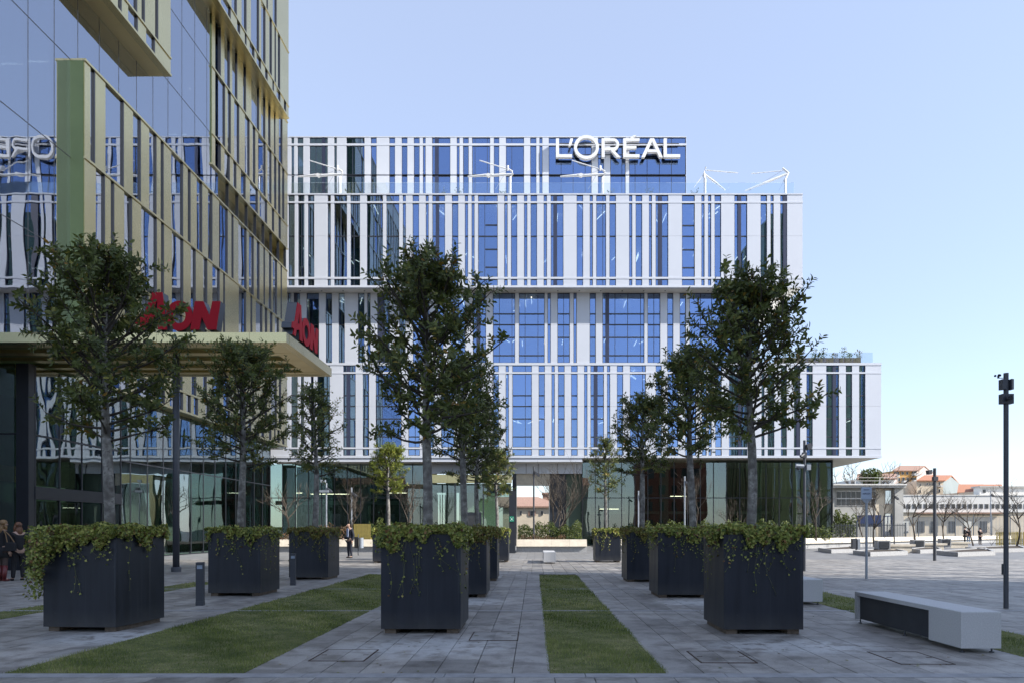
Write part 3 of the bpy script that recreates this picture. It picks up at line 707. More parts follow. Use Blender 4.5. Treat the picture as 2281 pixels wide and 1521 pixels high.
# ------------------------------------------------------------------ gold office building
XG = -20.4
gold = thing('gold_office_building', 'tall glass office building with golden fin panels in projecting boxes', 'building', (-20.4, 36, 0))
gl = gold.location.copy()
def gb(name, x0, x1, y0, y1, z0, z1, m, parent=gold):
    return MB().box(x0-gl.x, x1-gl.x, y0-gl.y, y1-gl.y, z0, z1).build(name, M[m] if isinstance(m, str) else m, parent)
FL = [8.1, 9.2, 13.5, 17.8, 22.1, 26.4, 30.65, 34.9, 39.2, 43.5, 46]
YN, YF = 14.0, 56.2
# projecting boxes of golden fins: (front x, y0, y1, z0, z1)
BOX = [(-19.8, 30.0, 54.6, 8.1, 22.1), (-19.3, YN, 36.2, 25.5, 46.0), (-20.34, 43.0, YF, 24.5, 46.0), (-19.5, 37.2, 54.1, 34.0, 46.0)]
rg = random.Random(5)
def yl(px, X): return FPX*(-X)/(CX-px)          # depth on a plane X=const from a pixel column
c0 = lambda x: x*.35503
cb = lambda x: x*.36822
rows_px = {
 (17.8, 22.1): [(c0(568),c0(598)),(c0(662),c0(778)),(c0(835),c0(885)),(c0(937),c0(983)),(c0(1008),c0(1028)),(c0(1075),c0(1150)),(c0(1178),c0(1197)),(c0(1235),c0(1270)),(c0(1306),c0(1334)),(c0(1375),c0(1430)),(c0(1452),c0(1466)),(c0(1496),c0(1548))],
 (13.5, 17.8): [(c0(602),c0(660)),(c0(695),c0(718)),(c0(780),c0(830)),(c0(887),c0(985)),(c0(1010),c0(1030)),(cb(1040),cb(1110)),(cb(1155),cb(1185)),(cb(1230),cb(1255)),(cb(1285),cb(1330)),(cb(1350),cb(1362)),(cb(1445),cb(1490)),(cb(1515),cb(1527)),(cb(1548),cb(1588))],
 (9.2, 13.5): [(c0(640),c0(690)),(cb(755),cb(798)),(cb(858),cb(900)),(cb(1040),cb(1105)),(cb(1158),cb(1188)),(cb(1230),cb(1252)),(cb(1290),cb(1328)),(cb(1352),cb(1385)),(cb(1445),cb(1488)),(cb(1525),cb(1540)),(cb(1600),cb(1615)),(cb(1640),cb(1675))]}
nwin = 0
def fins(X, y0, y1, z0, z1, wins):
    """one storey of one box: golden panels with deep narrow windows between"""
    cur = y0 + .02
    for a, b in sorted(wins)+[(y1-.02, None)]:
        if a - cur > .03: gb('panel', X-.32, X, cur+.004, a-.004, z0+.055, z1-.055, 'gold')
        if b is None: break
        w = gb('window', X-.10, X-.004, b-.06, b, z0+.055, z1-.055, 'mull')
        gb('pane', X-.10, X-.08, a, b-.06, z0+.055, z1-.055, 'glassA', w)
        cur = b
for bi, (X, y0, y1, z0, z1) in enumerate(BOX):
    lv = [z0]+[z for z in FL if z0+.3 < z < z1-.3]+[z1]
    for k in range(len(lv)-1):
        a, b = lv[k], lv[k+1]; wins = []
        key = (a, b)
        if bi == 0 and key in rows_px:
            wins = [(yl(p, X), yl(q, X)) for p, q in rows_px[key]]
            cur = wins[-1][1]+.4
        else: cur = y0 + .45
        if bi == 0 and a < 9: cur = y0+.4
        if a > 40 and bi not in (2, 3): cur = y1     # far above the frame
        while cur < y1-.9:
            w = rg.choice((.3,.5,.5,.8,.8,1.4)); g = rg.choice((.35,.5,.7,.9))
            if cur+w > y1-.4: break
            wins.append((cur, cur+w)); cur += w+g
        fins(X, y0, y1, a, b, wins)
        gb('ledge', X-.33, X+.05, y0, y1, b-.05, b+.05, 'gold')
    gb('ledge', X-.33, X+.05, y0, y1, z0-.06, z0+.05, 'gold')
    gb('box_soffit', XG-1.2, X-.34, y0, y1, z0-.05, z0+.04, 'gsoffit'); gb('box_top', XG-1.2, X-.34, y0, y1, z1-.04, z1+.04, 'gold')
    for ye, s in ((y0, -1), (y1, 1)):
        a, b = sorted((ye+s*.004, ye-s*.012)); gb('end_cheek', XG-1.2, X-.04, a, b, z0+.05, z1-.05, 'cheek')
    n = int((y1-y0)/1.5)
# curtain wall
def covered(y0, y1, z0, z1):
    for X, a, b, c, d in BOX:
        if y0 >= a-.3 and y1 <= b+.3 and z0 >= c-.6 and z1 <= d+.6: return True
    return False
mod = 1.5; ny = int((YF-YN)/mod); mz = [z for z in FL if z != 9.2]
for i in range(ny):
    ya, yb = YN+i*mod, YN+(i+1)*mod
    for k in range(len(mz)-1):
        za, zb = mz[k], mz[k+1]
        if covered(ya, yb, za, zb): continue
        X = XG - (.9 if ya > 42.9 and 22 < za < 24.6 else 0)
        gb('curtain_pane', X-.05, X-.02, ya+.012, yb-.012, za+.015, zb-.015, 'glassA')
for i in range(ny+1):
    y = YN+i*mod; gb('mullion', XG-.22, XG-.012, y-.012, y+.012, 8.1, 46, 'mull')
for z in mz[1:]: gb('floor_slab', XG-6, XG-.25, YN+.1, YF-.1, z-.2, z+.12, 'room')
for z in mz[1:]: gb('spandrel', XG-.21, XG-.008, YN, YF, z-.014, z+.014, 'mull')
gb('inner_wall', XG-6.2, XG-6, YN+.1, YF-.1, 0, 46, 'room'); gb('roof', -40, XG-.3, YN, YF, 46, 46.3, 'goldgreen')
gb('end_wall', -40, XG-.26, YF, YF+.2, 8.1, 46, 'gold'); gb('end_wall', -40, XG-.26, YN-.2, YN, 0, 46, 'goldgreen'); gb('rear_wall', -40.2, -40, YN, YF, 0, 46, 'goldgreen')
tube_m = MB().box(-.7, .7, -.03, .03, -.02, .02).mesh('lamp_tube', M['lamp'])
for i in range(46):
    z = rg.choice(mz[1:9]); o = obj('ceiling_lamp', tube_m, gold, (XG-rg.uniform(1, 4.5)-gl.x, rg.uniform(27, 55)-gl.y, z-.4))
# ground floor glazing
Y0g, Y1g = 29.9, 52.7
n = round((Y1g-Y0g)/1.5); st = (Y1g-Y0g)/n
for i in range(n):
    for za, zb in ((.08, 4.86), (4.86, 8.04)):
        gb('lobby_pane', XG-.05, XG-.02, Y0g+i*st+.03, Y0g+(i+1)*st-.03, za+.02, zb-.02, 'glassB')
for i in range(n+1): gb('lobby_mullion', XG-.14, XG, Y0g+i*st-.03, Y0g+i*st+.03, 0, 8.04, 'mull')
gb('lobby_transom', XG-.13, XG-.005, Y0g, Y1g, 4.83, 4.89, 'mull'); gb('plinth', XG-.1, XG+.01, Y0g, Y1g, 0, .07, 'mull')
gb('lobby_end', -30, XG-.15, Y1g, Y1g+.1, 0, 8.04, 'glassB')
gb('lobby_floor', -30, XG-.15, YN+.2, Y1g, -.003, .015, 'floor'); gb('lobby_ceiling', -30, XG-.26, YN+.2, YF, 8.05, 8.3, 'soffit')
gb('lobby_wall', -26.2, -26.01, YN+.2, Y1g-.1, .02, 8.04, 'greend')
for y in (33.5, 36.4, 39, 43, 46.5, 50): gb('lobby_partition', -24.5, -21.6, y, y+.25, .02, rg.choice((3.6, 4.6, 7.5)), 'green')
for y in (34.2, 35.8, 37.4, 39.0, 41.2, 43.0, 45.0): gb('lobby_panel', -21.3, -21.15, y-.55, y+.45, .02, rg.choice((3.9,4.4,4.6)), 'green')
gb('lobby_band', -21.1, -21.0, 33.6, 52, 3.9, 4.7, 'green'); gb('lobby_band', -21.0, -20.9, 33.6, 52, .02, .75, 'green')
gb('lobby_counter', -23.5, -22.8, 38, 44, .02, 1.05, 'green')
gb('plain_wall', -21.2, XG-.2, YN, 24.3, 0, 8.04, 'mull')
# glazed entrance lobby projecting under the canopy
xv = -18.1; ya, yb = 24.4, 29.9
for i in range(4):
    s0 = ya+.35+i*(yb-ya-.4)/4; s1 = ya+.35+(i+1)*(yb-ya-.4)/4
    gb('vestibule_pane', xv-.05, xv-.02, s0+.03, s1-.03, 3.05, 4.84, 'glassB'); gb('vestibule_pane', xv-.05, xv-.02, s0+.03, s1-.03, 4.92, 7.4, 'glassB')
    gb('vestibule_mullion', xv-.12, xv, s0-.03, s0+.03, 0, 7.4, 'mull'); gb('door_leaf', xv-.06, xv-.03, s0+.06, s1-.06, .05, 2.52, 'glassB')
gb('vestibule_mullion', xv-.12, xv, yb-.06, yb, 0, 7.4, 'mull'); gb('vestibule_transom', xv-.13, xv+.01, ya+.3, yb, 4.85, 4.91, 'mull')
gb('door_header', xv-.3, xv+.03, ya+.3, yb-.02, 2.56, 3.02, 'mull'); gb('vestibule_side', XG, xv-.13, yb-.08, yb-.03, 0, 7.4, 'glassB')
gb('corner_column', xv-.45, xv+.0, ya, ya+.3, 0, 7.4, 'mull')
for i in range(3):
    a = xv-.5-(i+1)*1.6; gb('front_pane', a+.03, a+1.57, ya+.02, ya+.05, 1.0, 4.84, 'glassB'); gb('front_pane', a+.03, a+1.57, ya+.02, ya+.05, 4.92, 7.4, 'glassB'); gb('front_mullion', a-.03, a+.03, ya-.02, ya+.1, 0, 7.4, 'mull')
gb('front_transom', xv-5.4, xv-.46, ya, ya+.08, 4.85, 4.91, 'mull'); gb('front_base', xv-5.4, xv-.46, ya+.01, ya+.09, 0, 1.0, 'mull')
gb('vestibule_wall', XG+.05, XG+.15, ya+.3, yb-.1, 0, 2.5, 'greend')
gb('vestibule_gold_strip', XG+.16, XG+.3, ya+.3, yb-.1, 3.3, 3.9, 'gold')
# canopy over the entrance
can = thing('entrance_canopy', 'flat golden canopy carrying red letters over the entrance', 'canopy', (-8, 22, 7.48))
def kb(name, x0, x1, y0, y1, z0, z1, m): return MB().box(x0+8, x1+8, y0-22, y1-22, z0-7.48, z1-7.48).build(name, M[m], can)
xs = [-8, -9.2, -12.2, -12.75, -15.6, -18.4, -20.3]
for a, b in zip(xs[1:], xs[:-1]): kb('front_fascia', a+.005, b-.005, 22.0, 22.28, 7.48, 7.80, 'gold')
yy = [22.285, 23.5, 24.7, 25.9, 26.9]
for a, b in zip(yy[:-1], yy[1:]): kb('side_fascia', -8.28, -8.0, a+.005, b-.005, 7.48, 7.80, 'gold')
kb('rear_fascia', -20.3, -8.285, 26.62, 26.9, 7.48, 7.80, 'gold'); kb('roof_deck', -20.3, -8.285, 22.285, 26.61, 7.70, 7.79, 'gsoffit')
for k, y in enumerate((22.29, 23.35, 24.4, 25.45, 26.2)): kb('soffit_beam', -20.3, -8.285, y, y+.34, 7.485, 7.69, 'gsoffit')
for k in range(4):
    y = (22.64, 23.70, 24.75, 25.8)[k]; kb('soffit_panel', -20.3, -8.9, y, (23.34,24.39,25.44,26.19)[k], 7.6, 7.64, 'goldgreen')
kb('soffit_border', -8.88, -8.285, 22.64, 26.19, 7.49, 7.6, 'gsoffit')
post_l = ('dark round column holding up the canopy beside the front planter', 'dark round column behind the second canopy tree trunk')
for (x, y), l in zip(((-12.4, 23.6), (-11.3, 26.4)), post_l):
    t = thing('canopy_column', l, 'column', (x, y, 0)); MB().lathe([(.108,.0),(.108,7.48)], n=16).build('shaft', M['pole'], t, smooth=True); MB().lathe([(.16,0),(.16,.14),(.145,.16)], n=16).build('base_collar', M['pole'], t)
# red letters
def aon(label, org, u, d):
    t = thing('letter_sign', label, 'sign', org, 0, 'red letter signs on the canopy')
    k = .003045; u = Vector(u); d = Vector(d)
    def fn(x, y, q): p = u*((x-85)*k) + Vector((0,0,(545-y)*k)) + d*q; return tuple(p)
    def L(polys, rings=()):
        mb = MB()
        for p in polys: mb.prism(p, fn, .03, .36)
        for r_ in rings: ring(mb, *r_, fn, .03, .36, 0, 360, 36)
        o = mb.build('letter', M['letterside'], t)
        mb2 = MB()
        for p in polys: mb2.prism(p, fn, 0, .029)
        for r_ in rings: ring(mb2, *r_, fn, 0, .029, 0, 360, 36)
        mb2.build('face', M['red'], o)
    L([[(268,140),(320,140),(320,225),(262,375),(195,535),(118,535),(150,470),(88,470),(98,405),(180,375)], [(320.5,140),(375,140),(425,535),(330,535),(320.5,440)], [(262.5,375),(320,360),(320,430),(228,455)]])
    L([], [(553,388,140,158,68,80)]); L([[(720,235),(810,235),(872,385),(905,235),(990,235),(945,535),(852,535),(792,400),(765,535),(670,535)]])
    ft = MB()
    for x in (360, 400, 540, 590, 700, 880): p = Vector(fn(x, 545, .18)); ft.box(p.x-.04, p.x+.04, p.y-.04, p.y+.04, -.06, .07)
    ft.build('fixing', M['pole'], t)
aon('red AON letters standing on the front edge of the canopy', (-12.9, 22.02, 7.86), (1,0,0), (0,1,0))
aon('red AON letters standing on the far side edge of the canopy', (-7.98, 22.45, 7.86), (0,1,0), (-1,0,0))

# ------------------------------------------------------------------ buildings beside and behind the camera: they shade the square and show in the glass
twr = thing('striped_office_tower', 'green gold striped office tower mirrored in the white building glass', 'building', (44, -4, 0))
def tb(name, x0, x1, y0, y1, z0, z1, m): return MB().box(x0-44, x1-44, y0+4, y1+4, z0, z1).build(name, M[m], twr)
tb('core', 38.3, 50, -14, 5.7, 0, 52, 'room'); tb('roof', 38, 50.3, -14.3, 6, 52, 52.4, 'goldgreen')
rt = random.Random(9); x = 38.0
while x < 49.5:
    w = rt.choice((.5,.8,1.1)); tb('fin', x, x+w, 5.75, 6, 0, 52, 'goldgreen'); g = rt.choice((.4,.7,1.0)); tb('tower_glass', x+w, x+w+g, 5.72, 5.8, 0, 52, 'glassA'); x += w+g
y = -14.0
while y < 5:
    w = rt.choice((.6,1.0,1.4)); tb('fin', 38.0, 38.25, y, y+w, 0, 52, 'goldgreen'); g = rt.choice((.5,.9,1.3)); tb('tower_glass', 38.12, 38.2, y+w, min(5.6, y+w+g), 0, 52, 'glassA'); y += w+g
y = 6.4  # unseen blade screen added beyond the tower corner to streak the square with light
while y < 19:
    f = (y-6.4)/12.6; w = rt.uniform(.3,.6)*max(.3, 1.15-1.4*f); tb('streak_shadow_blade', 38.2, 38.55, y, y+w, 0, 50, 'goldgreen'); y += w + rt.uniform(.2,.6)*(.6+4.5*f)
tb('rear_core', 50.6, 63, -14, 1.6, 0, 50, 'room'); x = 50.4
while x < 63:
    w = rt.choice((.5,.8,1.1)); tb('fin', x, x+w, 1.7, 2.0, 0, 50, 'goldgreen'); g = rt.choice((.4,.7)); tb('tower_glass', x+w, x+w+g, 1.65, 1.75, 0, 50, 'glassA'); x += w+g
for z in range(4, 52, 4): tb('floor_line', 37.97, 50.3, 5.7, 6.03, z, z+.25, 'goldgreen')
brk = thing('brick_building', 'red brick block mirrored in the ground floor glass', 'building', (31, -42, 0))
MB().box(-6, 8, -8, 8, 0, 17).build('wall', M['brick'], brk); MB().box(-6.3, 8.3, -8.3, 8.3, 17, 17.5).build('roof', M['greyrender'], brk)
for i in range(5):
    for k in range(4): MB().box(-5+i*2.6, -3.8+i*2.6, 8.01, 8.06, 2+k*3.8, 4+k*3.8).build('window', M['dwin'], brk)
crm = thing('cream_building', 'pale cream block mirrored in the ground floor glass', 'building', (2, -62, 0))
MB().box(-14, 12, -6, 6, 0, 13).build('wall', M['creamw'], crm); MB().prism([(-6.5,13),(6.5,13),(0,15.5)], lambda u,v,d: (d,u,v), -14.4, 12.4).build('roof', M['tile'], crm)
for i in range(8):
    for k in range(3): MB().box(-13+i*3.1, -11.6+i*3.1, 6.01, 6.06, 2+k*3.7, 4+k*3.7).build('window', M['dwin'], crm)
# ------------------------------------------------------------------ planters, ivy and evergreen trees
PZ0, PZ1 = .07, 1.385
def planter(x0, y0, w, rz, label, dep=1.12):
    t = thing('planter', label, 'planter', (x0+w/2, y0+dep/2, 0), rz, 'big dark planters in three rows')
    a, b = w/2, dep/2; e = .035
    mb = MB(); mb.box(-a, a, -b, -b+e, PZ0, PZ1).box(-a, a, b-e, b, PZ0, PZ1).box(-a, -a+e, -b+e+.001, b-e-.001, PZ0, PZ1).box(a-e, a, -b+e+.001, b-e-.001, PZ0, PZ1).box(-a+e, a-e, -b+e, b-e, PZ0+.01, PZ0+.06)
    o = mb.build('box', M['planter'], t)
    MB().box(-a+e+.002, a-e-.002, -b+e+.002, b-e-.002, PZ0+.07, PZ1-.1).build('soil', M['soil'], t)
    for s in (-1, 1): MB().prism([(-b+.05,0),(b-.05,0),(b-.05,PZ0-.001),(-b+.05,PZ0-.001)], lambda u,v,d: (d,u,v), s*(a-.12)-.08, s*(a-.12)+.08).build('foot', M['timber'], t)
    return t
def ivy(x0, y0, w, rz, label, seed, mat='ivy', hang=None, n=2300, dep=1.12, big=1.0, z=PZ1):
    r = random.Random(seed); t = thing('ivy', label, 'ivy', (x0+w/2, y0+dep/2, 0), rz, 'ivy in the dark planters')
    a, b = w/2, dep/2; pts = []
    ph = [r.uniform(0, 6.28) for _ in range(6)]
    def droop(s):       # how far the fringe hangs, varying along the rim
        d = .17 + .09*math.sin(s*3.1+ph[0]) + .07*math.sin(s*7.7+ph[1]) + .05*math.sin(s*17+ph[2]); return max(.06, d)
    for k in range(n):
        q = r.random()
        if q < .45:
            x, y = r.uniform(-a-.03, a+.03), r.uniform(-b-.03, b+.03); m_ = min(a-abs(x), b-abs(y))
            zz = z + .075 + .055*math.sin(x*4+ph[3])*math.sin(y*5+ph[4]) + .03*math.sin(x*11+y*9+ph[5]) + min(.0, m_)*.3 + r.uniform(-.06, .04); pts.append(((x, y, zz), (x*.6, y*.6, .8)))
        else:
            side = r.choice((0,0,0,1,2,3)) if hang is None else (0 if r.random() < .42 else 1 if r.random() < .2 else 2 if r.random() < .9 else 3)
            s = r.uniform(-1, 1); d = droop(s+side*2.2)
            if hang and hang(side, s): d = hang(side, s)
            h = d*(r.random()**.8); o_ = .012+.065*math.sin(math.pi*min(1, (d-h)/max(d,.01)*.7+.25))*r.random() + (.24*r.random() if d > .4 else 0)
            if side == 0: p = (s*(a+.04), -b-o_); nn = (0,-1,.25)
            elif side == 1: p = (a+o_, s*(b+.04)); nn = (1,0,.25)
            elif side == 2: p = (-a-o_, s*(b+.04)); nn = (-1,0,.25)
            else: p = (s*(a+.04), b+o_); nn = (0,1,.25)
            pts.append(((p[0], p[1], z+.12-h*1.1), nn))
    mb = MB(); leafcloud(mb, pts, .042*big, r, True, .07); mb.build('leaves', M[mat], t, tint=True)
    vn = MB(); lf = []
    for k in range(34):
        side = r.choice((0,0,0,1,2)); s = r.uniform(-.95, .95); L = r.choice((.2,.28,.35,.5,.8)); sw = r.gauss(0, .12); pp = []
        for i in range(7):
            f = i/6; dz = z - .02 - L*f; o_ = .03 + .015*math.sin(f*5+k); l_ = s*(a if side == 0 else b) + sw*f*f + .02*math.sin(f*9+k)
            pp.append((l_, -b-o_, dz) if side == 0 else ((a+o_, l_, dz) if side == 1 else (-a-o_, l_, dz)))
        vn.tube(pp, .0022, 3, False)
        for i in range(2, 7):
            for q in range(r.choice((1,1,2))): c = Vector(pp[i])+Vector((r.gauss(0,.016), r.gauss(0,.008), r.gauss(0,.03))); lf.append((c, (0,-1,.3) if side == 0 else ((1,0,.3) if side == 1 else (-1,0,.3))))
    tag(vn.build('trailing_stems', M['vine'], t), kind='stuff'); mb = MB(); leafcloud(mb, lf, .03*big, r, True); tag(mb.build('trailing_leaves', M[mat], t, tint=True), kind='stuff')
    return t
TREES = {}
def tree_mesh(key, seed, cb, top, rad, nlimb, ntwig, nleaf, lsize, lean=0.0):
    r = random.Random(seed); wood = MB(); bark = MB(); L = MB()
    # trunk: pale and speckled below, thin leader inside the crown
    def tp(h): return Vector((lean*(h/top) + .035*math.sin(h*1.3+seed), .03*math.sin(h*1.9+seed*2), h))
    hs = [0, .4, .9, 1.5, cb]; bark.tube([tp(h) for h in hs], [.085,.078,.074,.070,.064], 10)
    hs = [cb+(top-.25-cb)*i/7 for i in range(8)]; bark.tube([tp(h) for h in hs], [.064-.0075*i for i in range(8)], 7)
    for i in range(nlimb):
        f = ((i+.5)/nlimb)**.9; h = cb - .1 + f*(top-.35-cb); az = i*2.39996 + r.uniform(-.5, .5)
        prof = (math.sin(math.pi*min(1, .20+.74*f)))**.75
        ln = max(.25, rad*prof*r.uniform(.68, 1.12)); up = .05 + .95*f + r.uniform(-.2, .3); 
        d = Vector((math.cos(az), math.sin(az), up)).normalized(); p = tp(h); pts = [p.copy()]; nseg = 5
        for k in range(nseg):
            d = (d + Vector((r.gauss(0,.12), r.gauss(0,.12), .10 + r.gauss(0,.06)))).normalized(); p = p + d*(ln/nseg); pts.append(p.copy())
        wood.tube(pts, [.024*(1-.75*q/nseg)*(ln/rad*.6+.5) for q in range(nseg+1)], 4, False)
        for j in range(ntwig):
            g = (.34 + .66*((j+r.random())/ntwig)); kk = min(nseg-1, int(g*nseg)); q = pts[kk].lerp(pts[kk+1], g*nseg-kk)
            td = (d*.5 + Vector((r.gauss(0,1), r.gauss(0,1), r.gauss(.25,.7))).normalized()*.9).normalized()
            tl = r.uniform(.16, .42)*(1.15 - .25*g); e = q + td*tl; wood.tube([q, q+td*tl*.5+Vector((0,0,.01)), e], [.006,.004,.002], 3, False)
            shade = r.gauss(0, .1)
            for m_ in range(nleaf):
                u = .15 + .9*(m_+r.random()*.8)/nleaf; base = q + td*(tl*u)
                ax = td.orthogonal().normalized(); ax.rotate(Matrix.Rotation(m_*2.4 + r.uniform(-.4,.4), 3, td))
                ld = (ax*.95 + td*r.uniform(.25, .8) + Vector((0,0,r.uniform(-.1,.25)))).normalized(); s = lsize*r.uniform(.7, 1.25)
                nrm = ld.cross(td.cross(ld)); nrm = nrm.normalized() if nrm.length > 1e-4 else Vector((0,0,1)); sd_ = ld.cross(nrm)
                c = base; w = s*.21
                L.ti = min(1, max(0, .48 + shade + r.gauss(0, .22)))
                if r.random() < .015: L.ti = r.uniform(.93, 1)
                L.add([c, c+ld*s*.35+sd_*w+nrm*w*.25, c+ld*s*.72+sd_*w*.8+nrm*w*.2, c+ld*s-nrm*s*.06, c+ld*s*.72-sd_*w*.8+nrm*w*.2, c+ld*s*.35-sd_*w+nrm*w*.25], [(0,1,2,3),(0,3,4,5)])
    TREES[key] = (bark.mesh('trunk', M['bark'], True), wood.mesh('limbs', M['twig']), L.mesh('crown', M['leaf'], False, True))
tree_mesh('a', 1, 1.62, 4.62, 1.36, 62, 9, 14, .098)
tree_mesh('b', 2, 1.62, 4.55, 1.36, 62, 9, 14, .098, .05)
tree_mesh('c', 3, 1.70, 4.35, 1.38, 60, 9, 14, .098, -.06)
tree_mesh('d', 4, 1.70, 4.40, 1.34, 50, 11, 15, .088)
tree_mesh('e', 5, 1.75, 4.0, 1.15, 40, 10, 13, .095)
tree_mesh('f', 6, 1.65, 4.2, .80, 34, 7, 11, .09)
def tree(key, x, y, rz, label, sc=1.0, mat=None, z=PZ1-.1):
    t = thing('evergreen_tree', label, 'tree', (x, y, z), rz, 'evergreen trees in planters'); t.scale = (sc, sc, sc)
    for nm, me in zip(('trunk', 'limbs', 'crown'), TREES[key]):
        if nm == 'crown' and mat:
            me = me.copy(); me.materials[0] = M[mat]
        obj(nm, me, t)
def hangleft(side, s):
    if side == 2: return r_h.uniform(.6, 1.0) if s < .6 else None
    if side == 0 and s < -.3: return (.2+.8*((-s-.3)/.7))*r_h.uniform(.55, 1)
    return None
r_h = random.Random(77)
PL = [ # x0, y0, width, rot, planter label, ivy label, tree label, tree key, tree rot, ivy material, hang
 (-6.96, 9.68, 1.08, -4, 'front planter nearest the gold building, ivy hanging down one corner', 'thick ivy spilling over the corner of the front planter by the gold building', 'evergreen tree partly hiding the red letters on the canopy front', 'a', 20, 'ivy', hangleft, 0),
 (-2.14, 9.50, 1.11, 0, 'front planter of the middle row, beside the broad lawn', 'ivy with trailing stems on the front planter of the middle row', 'tall evergreen tree in the front planter of the middle row', 'b', 130, 'ivy', None, 0),
 (2.62, 9.45, 1.10, 0, 'front planter of the row beside the concrete benches', 'ivy with long looping stems on the front planter beside the bench', 'evergreen tree in the front planter beside the concrete bench', 'c', 250, 'ivy', None, 0),
 (-7.13, 14.9, 1.14, 0, 'second planter of the row along the gold building, between two bollards', 'ivy on the planter between the two bollards', 'evergreen tree in front of the canopy underside', 'd', 60, 'ivy', None, -.12),
 (-7.13, 19.8, 1.14, 0, 'third planter of the row along the gold building, near the man in a suit', 'rusty dark ivy on the planter nearest the man in a suit', 'thin evergreen tree beyond the canopy end', 'f', 10, 'ivy_rust', None, .02),
 (-2.14, 14.6, 1.11, 0, 'second planter of the middle row, mostly hidden by the front one', 'rusty ivy on the second planter of the middle row', 'evergreen tree directly behind the front middle tree', 'e', 200, 'ivy_rust', None, .02),
 (-2.16, 19.3, 1.10, 0, 'third planter of the middle row', 'ivy on the third planter of the middle row', 'evergreen tree in the third planter of the middle row', 'd', 300, 'ivy_rust', None, -.12),
 (-2.3, 30.7, 1.12, 0, 'farthest planter of the middle row, near the black pillar', 'yellowish ivy on the farthest planter of the middle row', 'dense evergreen tree in front of the black pillar', 'e', 90, 'ivy', None, .0),
 (2.62, 14.5, 1.12, 0, 'second planter of the row beside the benches', 'bushy ivy on the second planter of the row beside the benches', 'evergreen tree in the second planter of the row beside the benches', 'e', 150, 'ivy', None, .55),
 (2.55, 18.9, 1.12, 0, 'third planter of the row beside the benches', 'rusty ivy on the third planter of the row beside the benches', 'evergreen tree in the third planter of the row beside the benches', 'e', 30, 'ivy_rust', None, -.1),
 (2.70, 30.4, 1.14, 0, 'farthest planter of the row beside the benches', 'clipped ivy on the farthest planter of the row beside the benches', 'thin leafy evergreen tree in the sunlit far planter', 'f', 220, 'ivy', None, -.1),
 (-7.08, 29.8, 1.12, 0, 'farthest planter beside the gold building, behind the front middle planter', 'yellow ivy on the farthest planter behind the front middle one', 'small yellow green sunlit tree behind the front middle planter', 'e', 75, 'ivy', None, .0),
]
for i, (x0,y0,w,rz,pl,il,tl,key,tr,im,hg,dx) in enumerate(PL):
    planter(x0, y0, w, R(rz), pl); ivy(x0, y0, w, R(rz), il, 100+i, im, hg, (15000 if i == 0 else 5600 if y0 < 12 else 2600 if y0 < 21 else 1600), big=1.0 if y0 < 12 else 1.15 if y0 < 21 else 1.4)
    sc = {0:.95, 1:.94, 2:.90, 3:1.0, 4:1.1, 5:1.0, 6:.9, 7:.97, 8:1.04, 9:1.0, 10:1.08, 11:1.0}[i]
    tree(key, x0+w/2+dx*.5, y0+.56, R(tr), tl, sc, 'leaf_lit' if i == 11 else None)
# ------------------------------------------------------------------ benches and bollards
def bench(x0, y0, L, label, w=.47, rz=0, solid=.66):
    t = thing('concrete_bench', label, 'bench', (x0, y0, 0), rz, 'concrete benches with a dark recess'); z0, z1 = .06, .49
    MB().bbox(0, w, 0, solid, z0, z1, .008).build('block', M['concrete'], t)
    MB().bbox(0, w, solid+.001, L, z1-.06, z1-.001, .006).build('seat', M['concrete'], t)
    MB().box(0, w, L-.07, L-.001, z0, z1-.061).build('end_slab', M['concrete'], t)
    MB().box(.05, w-.05, solid+.002, L-.071, z0+.01, z1-.062).build('recess_panel', M['recess'], t)
    for x, y in ((.06,.08),(w-.06,.08),(.06,L-.06),(w-.06,L-.06),(.06,L*.5),(w-.06,L*.5)): MB().lathe([(.028,0),(.028,.012),(.01,.014),(.01,.063)], (x,y,0), 8).build('foot', M['pole'], t)
    return t
bench(5.0, 8.0, 2.66, 'long concrete bench in front of the tall grey camera pole')
bench(5.1, 13.2, 2.66, 'concrete bench half hidden behind the front planter')
bench(.38, 29.2, 2.6, 'small looking concrete bench end on in the sun, in the middle of the square', .52)
for x, y, l in ((-6.42, 13.1, 'dark square bollard light beside the second planter'), (-6.32, 17.85, 'dark square bollard light beside the third planter')):
    t = thing('bollard_light', l, 'bollard', (x, y, 0), R(12), 'bollard lights'); MB().bbox(-.065, .065, -.065, .065, .08, .70, .002).build('post', M['pole'], t); MB().box(-.068, .068, -.068, .068, 0, .079).build('base', M['pole'], t)
    MB().box(-.05, .05, -.05, .05, .701, .775).build('lens', M['signwhite'], t); MB().bbox(-.065, .065, -.065, .065, .776, .83, .004).build('cap', M['pole'], t)
    for sx in (-1, 1): MB().box(sx*.065-.012*(sx > 0), sx*.065+.012*(sx < 0), -.065, .065, .7005, .7755).build('lens_guard', M['pole'], t)
